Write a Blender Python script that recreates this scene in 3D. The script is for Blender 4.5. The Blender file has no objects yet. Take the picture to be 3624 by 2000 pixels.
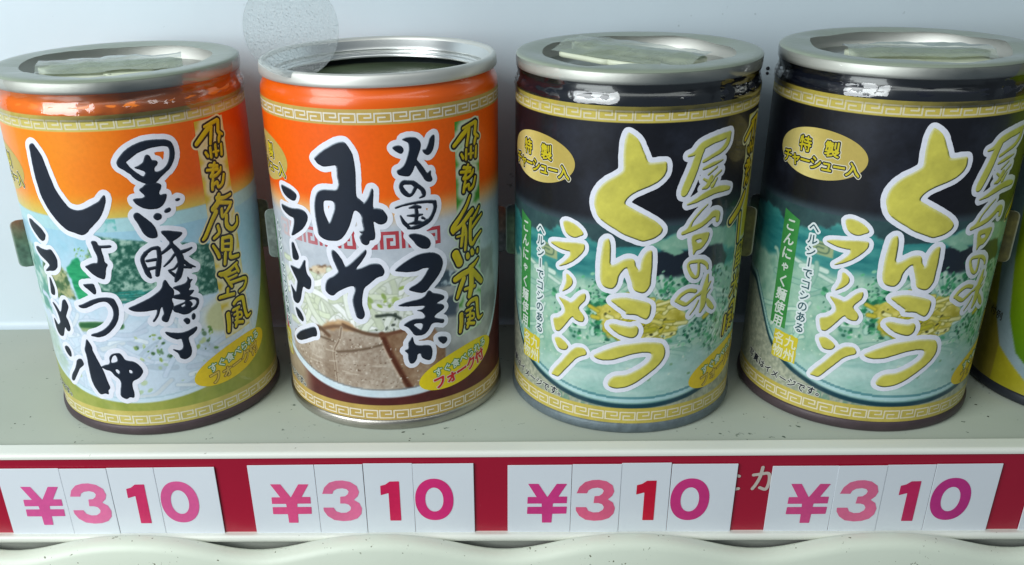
import bpy, bmesh, math, random
import numpy as np
from mathutils import Matrix, Vector

S = 0.001                      # label and can sizes below are written in millimetres
rng = np.random.default_rng(7)
random.seed(7)
scene = bpy.context.scene
COL = scene.collection

# ------------------------------------------------------------------ camera
cam_data = bpy.data.cameras.new('camera')
cam = bpy.data.objects.new('camera', cam_data)
COL.objects.link(cam)
cam_data.sensor_width = 36.0
cam_data.lens = 33.39
cam_data.shift_x = 0.0498
cam_data.shift_y = 0.0767
cam_data.clip_start = 0.005
cam_data.clip_end = 20.0
_fw = Vector((-0.03065815, 0.89096569, -0.45303445))
_rt = Vector((0.99948744, 0.02314784, -0.02211422))
_up = Vector((0.00921624, 0.45348022, 0.89121869))
cam.matrix_world = Matrix(((_rt.x, _up.x, -_fw.x, 0.10139), (_rt.y, _up.y, -_fw.y, -0.26926),
                           (_rt.z, _up.z, -_fw.z, 0.14363), (0, 0, 0, 1)))
scene.camera = cam

# ------------------------------------------------------------------ light
world = bpy.data.worlds.new('World')
scene.world = world
world.use_nodes = True
bg = world.node_tree.nodes['Background']
bg.inputs[0].default_value = (0.70, 0.86, 1.0, 1)
bg.inputs[1].default_value = 0.155


def area(name, loc, target, sx, sy, power, col):
    l = bpy.data.lights.new(name, 'AREA')
    l.shape = 'RECTANGLE'; l.size = sx; l.size_y = sy; l.energy = power; l.color = col
    o = bpy.data.objects.new(name, l)
    o.location = loc
    o.rotation_euler = (Vector(target) - Vector(loc)).to_track_quat('-Z', 'Y').to_euler()
    COL.objects.link(o)
    return o


# daylight falling in through the machine's front from the upper left, and the tube of the cabinet above
area('daylight', (-0.32, -0.42, 0.28), (0.07, 0.0, 0.07), 0.42, 0.42, 4.0, (0.93, 0.985, 1.0))
area('cabinet_tube', (0.08, -0.24, 0.30), (0.09, 0.0, 0.06), 0.70, 0.045, 0.32, (0.96, 1.0, 0.97))
scene.view_settings.view_transform = 'Standard'
scene.view_settings.look = 'None'
scene.view_settings.exposure = 0.0
scene.view_settings.gamma = 1.0


# ------------------------------------------------------------------ helpers
def lin(c):
    c = np.asarray(c, float) / 255.0
    return np.where(c <= 0.04045, c / 12.92, ((c + 0.055) / 1.055) ** 2.4)


def lin4(c):
    r = lin(c)
    return (float(r[0]), float(r[1]), float(r[2]), 1.0)


def nodes(m):
    m.use_nodes = True
    return m.node_tree.nodes, m.node_tree.links, m.node_tree.nodes['Principled BSDF']


def mat(name, rgb, rough=0.5, metal=0.0, spec=0.5, coat=0.0, coat_rough=0.05, var=0.0, var_scale=60.0,
        bump=0.0, bump_scale=300.0, rough_var=0.0, dirt=None, dirt_scale=200.0, dirt_cut=(0.62, 0.70), stretch=(1, 1, 1)):
    """a principled material with some noise in its colour, gloss and relief, and small dark specks of dirt"""
    m = bpy.data.materials.new(name)
    N, L, b = nodes(m)
    b.inputs['Base Color'].default_value = lin4(rgb)
    b.inputs['Roughness'].default_value = rough
    b.inputs['Metallic'].default_value = metal
    b.inputs['Specular IOR Level'].default_value = spec
    b.inputs['Coat Weight'].default_value = coat
    b.inputs['Coat Roughness'].default_value = coat_rough
    tc = N.new('ShaderNodeTexCoord')
    mp = N.new('ShaderNodeMapping'); mp.inputs['Scale'].default_value = stretch
    L.new(tc.outputs['Object'], mp.inputs['Vector'])
    colour = None
    if var > 0:
        n = N.new('ShaderNodeTexNoise'); n.inputs['Scale'].default_value = var_scale; n.inputs['Detail'].default_value = 5
        L.new(mp.outputs[0], n.inputs['Vector'])
        mx = N.new('ShaderNodeMix'); mx.data_type = 'RGBA'
        d = np.array(rgb, float)
        mx.inputs[6].default_value = lin4(np.clip(d * (1 - var), 0, 255)); mx.inputs[7].default_value = lin4(np.clip(d * (1 + var), 0, 255))
        L.new(n.outputs['Fac'], mx.inputs[0])
        colour = mx.outputs[2]
        if rough_var > 0:
            mr = N.new('ShaderNodeMapRange')
            mr.inputs[3].default_value = max(0.02, rough - rough_var); mr.inputs[4].default_value = rough + rough_var
            L.new(n.outputs['Fac'], mr.inputs[0]); L.new(mr.outputs[0], b.inputs['Roughness'])
    if dirt is not None:
        n2 = N.new('ShaderNodeTexNoise'); n2.inputs['Scale'].default_value = dirt_scale; n2.inputs['Detail'].default_value = 3
        n3 = N.new('ShaderNodeTexNoise'); n3.inputs['Scale'].default_value = dirt_scale * 0.13; n3.inputs['Detail'].default_value = 2
        L.new(tc.outputs['Object'], n2.inputs['Vector']); L.new(tc.outputs['Object'], n3.inputs['Vector'])
        ad = N.new('ShaderNodeMath'); ad.operation = 'MULTIPLY_ADD'; ad.inputs[1].default_value = 0.35
        L.new(n3.outputs['Fac'], ad.inputs[0]); 
        sc = N.new('ShaderNodeMath'); sc.operation = 'MULTIPLY'; sc.inputs[1].default_value = 0.72
        L.new(n2.outputs['Fac'], sc.inputs[0]); L.new(sc.outputs[0], ad.inputs[2])
        mr2 = N.new('ShaderNodeMapRange'); mr2.inputs[1].default_value = dirt_cut[0]; mr2.inputs[2].default_value = dirt_cut[1]
        L.new(ad.outputs[0], mr2.inputs[0])
        mx2 = N.new('ShaderNodeMix'); mx2.data_type = 'RGBA'
        if colour is not None: L.new(colour, mx2.inputs[6])
        else: mx2.inputs[6].default_value = lin4(rgb)
        mx2.inputs[7].default_value = lin4(dirt)
        L.new(mr2.outputs[0], mx2.inputs[0])
        colour = mx2.outputs[2]
    if colour is not None: L.new(colour, b.inputs['Base Color'])
    if bump > 0:
        n4 = N.new('ShaderNodeTexNoise'); n4.inputs['Scale'].default_value = bump_scale; n4.inputs['Detail'].default_value = 4
        L.new(mp.outputs[0], n4.inputs['Vector'])
        bp = N.new('ShaderNodeBump'); bp.inputs['Strength'].default_value = bump; bp.inputs['Distance'].default_value = 0.0005
        L.new(n4.outputs['Fac'], bp.inputs['Height']); L.new(bp.outputs[0], b.inputs['Normal'])
    return m


def print_mat(name, rough=0.45, coat=0.08, coat_rough=0.12):
    """printed paper or tin: the ink colour is carried by the mesh"""
    m = bpy.data.materials.new(name)
    N, L, b = nodes(m)
    a = N.new('ShaderNodeAttribute'); a.attribute_name = 'ink'
    n = N.new('ShaderNodeTexNoise'); n.inputs['Scale'].default_value = 900; n.inputs['Detail'].default_value = 3
    tc = N.new('ShaderNodeTexCoord'); L.new(tc.outputs['Object'], n.inputs['Vector'])
    mr = N.new('ShaderNodeMapRange'); mr.inputs[3].default_value = 0.90; mr.inputs[4].default_value = 1.10
    L.new(n.outputs['Fac'], mr.inputs[0])
    vm = N.new('ShaderNodeVectorMath'); vm.operation = 'SCALE'
    L.new(a.outputs['Color'], vm.inputs[0]); L.new(mr.outputs[0], vm.inputs['Scale'])
    L.new(vm.outputs[0], b.inputs['Base Color'])
    b.inputs['Roughness'].default_value = rough
    b.inputs['Specular IOR Level'].default_value = 0.35
    b.inputs['Coat Weight'].default_value = coat
    b.inputs['Coat Roughness'].default_value = coat_rough
    return m


def clear_mat(name, fac, rough, tint=(1, 1, 1), diffuse=None, diff_fac=0.0, bump=0.0, bump_scale=400):
    """thin clear plastic: see-through, with a glossy skin and, where given, a milky share"""
    m = bpy.data.materials.new(name)
    m.use_nodes = True
    N, L = m.node_tree.nodes, m.node_tree.links
    N.remove(N['Principled BSDF'])
    out = N['Material Output']
    t = N.new('ShaderNodeBsdfTransparent'); t.inputs[0].default_value = (*tint, 1)
    g = N.new('ShaderNodeBsdfGlossy'); g.inputs['Roughness'].default_value = rough
    fr = N.new('ShaderNodeFresnel'); fr.inputs[0].default_value = 1.45
    ml = N.new('ShaderNodeMath'); ml.operation = 'MULTIPLY_ADD'; ml.inputs[1].default_value = 1.0; ml.inputs[2].default_value = fac
    ml.use_clamp = True
    L.new(fr.outputs[0], ml.inputs[0])
    base = t.outputs[0]
    if diffuse is not None:
        d = N.new('ShaderNodeBsdfDiffuse'); d.inputs[0].default_value = lin4(diffuse)
        tl = N.new('ShaderNodeBsdfTranslucent'); tl.inputs[0].default_value = lin4(diffuse)
        md = N.new('ShaderNodeMixShader'); md.inputs[0].default_value = 0.4
        L.new(d.outputs[0], md.inputs[1]); L.new(tl.outputs[0], md.inputs[2])
        mm = N.new('ShaderNodeMixShader'); mm.inputs[0].default_value = diff_fac
        L.new(t.outputs[0], mm.inputs[1]); L.new(md.outputs[0], mm.inputs[2])
        base = mm.outputs[0]
    mx = N.new('ShaderNodeMixShader')
    L.new(ml.outputs[0], mx.inputs[0]); L.new(base, mx.inputs[1]); L.new(g.outputs[0], mx.inputs[2])
    L.new(mx.outputs[0], out.inputs['Surface'])
    if bump > 0:
        tc = N.new('ShaderNodeTexCoord')
        n4 = N.new('ShaderNodeTexNoise'); n4.inputs['Scale'].default_value = bump_scale; n4.inputs['Detail'].default_value = 4
        L.new(tc.outputs['Object'], n4.inputs['Vector'])
        bp = N.new('ShaderNodeBump'); bp.inputs['Strength'].default_value = bump; bp.inputs['Distance'].default_value = 0.001
        L.new(n4.outputs['Fac'], bp.inputs['Height'])
        L.new(bp.outputs[0], g.inputs['Normal']); L.new(bp.outputs[0], fr.inputs['Normal'])
    return m


def link(name, me, material, parent=None):
    o = bpy.data.objects.new(name, me)
    COL.objects.link(o)
    if material is not None and not me.materials: me.materials.append(material)
    if parent is not None: o.parent = parent
    return o


def mesh_np(name, verts, faces, smooth=True, ink=None):
    """verts (n,3) in metres, faces a list of index rows (arrays of one width each)"""
    me = bpy.data.meshes.new(name)
    verts = np.asarray(verts, np.float32)
    loops = []; starts = []; pos = 0
    for f in faces:
        f = np.asarray(f, np.int32)
        if len(f) == 0: continue
        k = f.shape[1]
        loops.append(f.ravel()); starts.append(pos + np.arange(len(f)) * k); pos += f.size
    lv = np.concatenate(loops); ls = np.concatenate(starts).astype(np.int32)
    me.vertices.add(len(verts)); me.vertices.foreach_set('co', verts.ravel())
    me.loops.add(len(lv)); me.loops.foreach_set('vertex_index', lv)
    me.polygons.add(len(ls)); me.polygons.foreach_set('loop_start', ls)
    me.update(calc_edges=True)
    if smooth: me.polygons.foreach_set('use_smooth', np.ones(len(ls), bool))
    if ink is not None:
        at = me.attributes.new('ink', 'FLOAT_COLOR', 'POINT')
        c = np.ones((len(verts), 4), np.float32); c[:, :3] = ink
        at.data.foreach_set('color', c.ravel())
    return me


def lathe(name, prof, n=128, smooth=True, wob=None):
    """surface of revolution round z; prof = [(r, z)] in mm"""
    a = np.linspace(0, 2 * math.pi, n, endpoint=False)
    V = []
    for r, z in prof:
        rr = np.full(n, float(r)); zz = np.full(n, float(z))
        if wob is not None: rr, zz = wob(rr, zz, a)
        V.append(np.stack([rr * np.sin(a), -rr * np.cos(a), zz], 1))
    V = np.concatenate(V) * S
    F = []
    i = np.arange(n); j = (i + 1) % n
    for k in range(len(prof) - 1):
        F.append(np.stack([k * n + i, k * n + j, (k + 1) * n + j, (k + 1) * n + i], 1))
    return mesh_np(name, V, F, smooth)


def cyl_map(R):
    def f(u, v, off=0.0):
        th = u / R
        return np.stack([(R + off) * np.sin(th), -(R + off) * np.cos(th), v], -1) * S
    return f


def value_noise(U, V, f, seed=0):
    r = np.random.default_rng(seed)
    n = 64
    t = r.random((n, n))
    x = U * f + 1000.3; y = V * f + 1000.7
    xi = np.floor(x).astype(int); yi = np.floor(y).astype(int)
    fx = x - xi; fy = y - yi
    fx = fx * fx * (3 - 2 * fx); fy = fy * fy * (3 - 2 * fy)
    g = lambda a, b: t[a % n, b % n]
    return (g(xi, yi) * (1 - fx) + g(xi + 1, yi) * fx) * (1 - fy) + (g(xi, yi + 1) * (1 - fx) + g(xi + 1, yi + 1) * fx) * fy


def fbm(U, V, f, seed=0, o=4):
    s = 0; a = 0.5
    for k in range(o):
        s = s + a * value_noise(U, V, f * 2 ** k, seed + 17 * k); a *= 0.5
    return s / (1 - 0.5 ** o)


def smooth_closed(p, k=3):
    p = np.asarray(p, float)
    a, b, c, d = np.roll(p, 1, 0), p, np.roll(p, -1, 0), np.roll(p, -2, 0)
    out = []
    for t in np.arange(k) / k:
        out.append(0.5 * ((2 * b) + (-a + c) * t + (2 * a - 5 * b + 4 * c - d) * t * t + (-a + 3 * b - 3 * c + d) * t ** 3))
    return np.stack(out, 1).reshape(-1, p.shape[1])


def smooth_open(p, k=4):
    p = np.asarray(p, float)
    if len(p) < 3: return p
    q = np.vstack([2 * p[0] - p[1], p, 2 * p[-1] - p[-2]])
    out = []
    for i in range(len(p) - 1):
        a, b, c, d = q[i], q[i + 1], q[i + 2], q[i + 3]
        for t in np.arange(k) / k:
            out.append(0.5 * ((2 * b) + (-a + c) * t + (2 * a - 5 * b + 4 * c - d) * t * t + (-a + 3 * b - 3 * c + d) * t ** 3))
    out.append(p[-1])
    return np.array(out)


def seg_dist(U, V, A, B):
    """least distance of the grid points to segments A[i]-B[i]"""
    D = np.full(U.shape, 1e9)
    for (ax, ay), (bx, by) in zip(A, B):
        dx, dy = bx - ax, by - ay
        l = dx * dx + dy * dy + 1e-12
        t = np.clip(((U - ax) * dx + (V - ay) * dy) / l, 0, 1)
        D = np.minimum(D, (U - ax - t * dx) ** 2 + (V - ay - t * dy) ** 2)
    return np.sqrt(D)


def inside_test(U, V, A, B):
    c = np.zeros(U.shape, bool)
    for (ax, ay), (bx, by) in zip(A, B):
        if ay == by: continue
        m = ((ay > V) != (by > V)) & (U < (bx - ax) * (V - ay) / (by - ay) + ax)
        c ^= m
    return c


class Sheet:
    """a grid of signed distances (mm) on a flat print; shapes are united into it"""
    def __init__(s, u0, u1, v0, v1, h):
        s.h = h
        s.u = np.arange(u0, u1 + h, h); s.v = np.arange(v0, v1 + h, h)
        s.U, s.V = np.meshgrid(s.u, s.v, indexing='ij')
        s.sd = np.full(s.U.shape, 50.0)

    def _win(s, p, pad):
        a = np.searchsorted(s.u, p[:, 0].min() - pad); b = np.searchsorted(s.u, p[:, 0].max() + pad)
        c = np.searchsorted(s.v, p[:, 1].min() - pad); d = np.searchsorted(s.v, p[:, 1].max() + pad)
        return slice(max(a, 0), b), slice(max(c, 0), d)

    def segs(s, A, B, hole=False, pad=4.0):
        A = np.asarray(A); B = np.asarray(B)
        w = s._win(np.vstack([A, B]), pad)
        U, V = s.U[w], s.V[w]
        if U.size == 0: return
        d = seg_dist(U, V, A, B)
        d = np.where(inside_test(U, V, A, B), -d, d)
        s.sd[w] = np.maximum(s.sd[w], -d) if hole else np.minimum(s.sd[w], d)

    def poly(s, p, hole=False, smooth=3):
        p = smooth_closed(p, smooth) if smooth else np.asarray(p, float)
        s.segs(p, np.roll(p, -1, 0), hole)

    def stroke(s, p, pad=4.0):
        p = smooth_open(p)
        w = s._win(p[:, :2], pad)
        U, V = s.U[w], s.V[w]
        if U.size == 0: return
        D = np.full(U.shape, 50.0)
        for a, b in zip(p[:-1], p[1:]):
            dx, dy = b[0] - a[0], b[1] - a[1]
            t = np.clip(((U - a[0]) * dx + (V - a[1]) * dy) / (dx * dx + dy * dy + 1e-12), 0, 1)
            D = np.minimum(D, np.hypot(U - a[0] - t * dx, V - a[1] - t * dy) - (a[2] + t * (b[2] - a[2])))
        s.sd[w] = np.minimum(s.sd[w], D)

    def glyphs(s, key, du=0.0, dv=0.0):
        holes = []
        for kind, txt in GLYPHS[key]:
            p = np.array([[float(x) for x in q.split(',')] for q in txt.split()])
            p[:, 0] += du; p[:, 1] += dv
            if kind == 's':
                p[:, 2] *= 1.02; s.stroke(p)
            elif kind == 'h': holes.append(p)
            else: s.poly(p)
        for p in holes: s.poly(p, True)

    def rough(s, amp=0.07, f=1.6, seed=3):
        s.sd = s.sd + (fbm(s.U, s.V, f, seed, 3) - 0.5) * 2 * amp


def text_segs(ch):
    """outline of one character of the built-in font as loose segments, in em units"""
    if ch in _TX: return _TX[ch]
    cu = bpy.data.curves.new('glyph', 'FONT'); cu.body = ch; cu.resolution_u = 3
    ob = bpy.data.objects.new('glyph', cu); COL.objects.link(ob)
    ev = ob.evaluated_get(bpy.context.evaluated_depsgraph_get())
    me = ev.to_mesh()
    co = np.array([v.co[:2] for v in me.vertices])
    cnt = {}
    for p in me.polygons:
        for k in p.edge_keys: cnt[k] = cnt.get(k, 0) + 1
    E = [k for k, n in cnt.items() if n == 1]
    A = np.array([co[a] for a, b in E]); B = np.array([co[b] for a, b in E])
    ev.to_mesh_clear()
    bpy.data.objects.remove(ob); bpy.data.curves.remove(cu)
    _TX[ch] = (A, B)
    return A, B


_TX = {}


def put_char(sh, ch, u, v, size, sx=1.0, rot=0.0, shear=0.0):
    """sets one character centred on (u, v)"""
    A, B = text_segs(ch)
    out = []
    for P in (A, B):
        x = (P[:, 0] - 0.5) * sx + shear * (P[:, 1] - 0.38); y = P[:, 1] - 0.38
        c, s_ = math.cos(rot), math.sin(rot)
        out.append(np.stack([u + size * (x * c - y * s_), v + size * (x * s_ + y * c)], 1))
    sh.segs(out[0], out[1], pad=1.6)


def decal(name, sh, sd, ink, fmap, off, material, parent):
    """cuts the sheet along sd = 0 (marching squares) and lays it on a surface as a thin printed skin"""
    ni, nj = sd.shape
    ins = sd < 0
    U, V = sh.U, sh.V
    cid = np.full((ni, nj), -1, np.int64)
    VU = []; VV = []; n = 0
    m = ins
    cid[m] = np.arange(m.sum()); VU.append(U[m]); VV.append(V[m]); n += int(m.sum())
    hx = np.full((ni - 1, nj), -1, np.int64); m = ins[:-1] != ins[1:]
    t = sd[:-1][m] / (sd[:-1][m] - sd[1:][m])
    hx[m] = n + np.arange(m.sum()); VU.append(U[:-1][m] + t * sh.h); VV.append(V[:-1][m]); n += int(m.sum())
    vx = np.full((ni, nj - 1), -1, np.int64); m = ins[:, :-1] != ins[:, 1:]
    t = sd[:, :-1][m] / (sd[:, :-1][m] - sd[:, 1:][m])
    vx[m] = n + np.arange(m.sum()); VU.append(U[:, :-1][m]); VV.append(V[:, :-1][m] + t * sh.h); n += int(m.sum())
    VU = np.concatenate(VU); VV = np.concatenate(VV)
    c = [cid[:-1, :-1], cid[1:, :-1], cid[1:, 1:], cid[:-1, 1:]]
    e = [hx[:, :-1], vx[1:], hx[:, 1:], vx[:-1]]
    b = [ins[:-1, :-1], ins[1:, :-1], ins[1:, 1:], ins[:-1, 1:]]
    case = sum(b[k].astype(int) << k for k in range(4))
    byk = {3: [], 4: [], 5: [], 6: []}
    for q in range(1, 16):
        m = case == q
        if not m.any(): continue
        cols = []
        for k in range(4):
            if q >> k & 1: cols.append(c[k][m])
            if (q >> k & 1) != (q >> ((k + 1) % 4) & 1): cols.append(e[k][m])
        byk[len(cols)].append(np.stack(cols, 1))
    F = [np.concatenate(x) for x in byk.values() if x]
    P = fmap(VU, VV, off)
    col = ink(VU, VV) if callable(ink) else np.tile(lin(ink), (len(VU), 1))
    me = mesh_np(name, P, F, True, col)
    return link(name, me, material, parent)


def sampler(sh, arr):
    """reads a sheet array between its grid points"""
    def f(u, v):
        x = np.clip((u - sh.u[0]) / sh.h, 0, arr.shape[0] - 1.001); y = np.clip((v - sh.v[0]) / sh.h, 0, arr.shape[1] - 1.001)
        i = x.astype(int); j = y.astype(int); fx = x - i; fy = y - j
        return (arr[i, j] * (1 - fx) + arr[i + 1, j] * fx) * (1 - fy) + (arr[i, j + 1] * (1 - fx) + arr[i + 1, j + 1] * fx) * fy
    return f


def lerp(a, b, t):
    t = np.clip(np.asarray(t), 0, 1)[..., None]
    return np.asarray(a, float) * (1 - t) + np.asarray(b, float) * t


def sstep(a, b, x):
    t = np.clip((x - a) / (b - a), 0, 1)
    return t * t * (3 - 2 * t)

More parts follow.
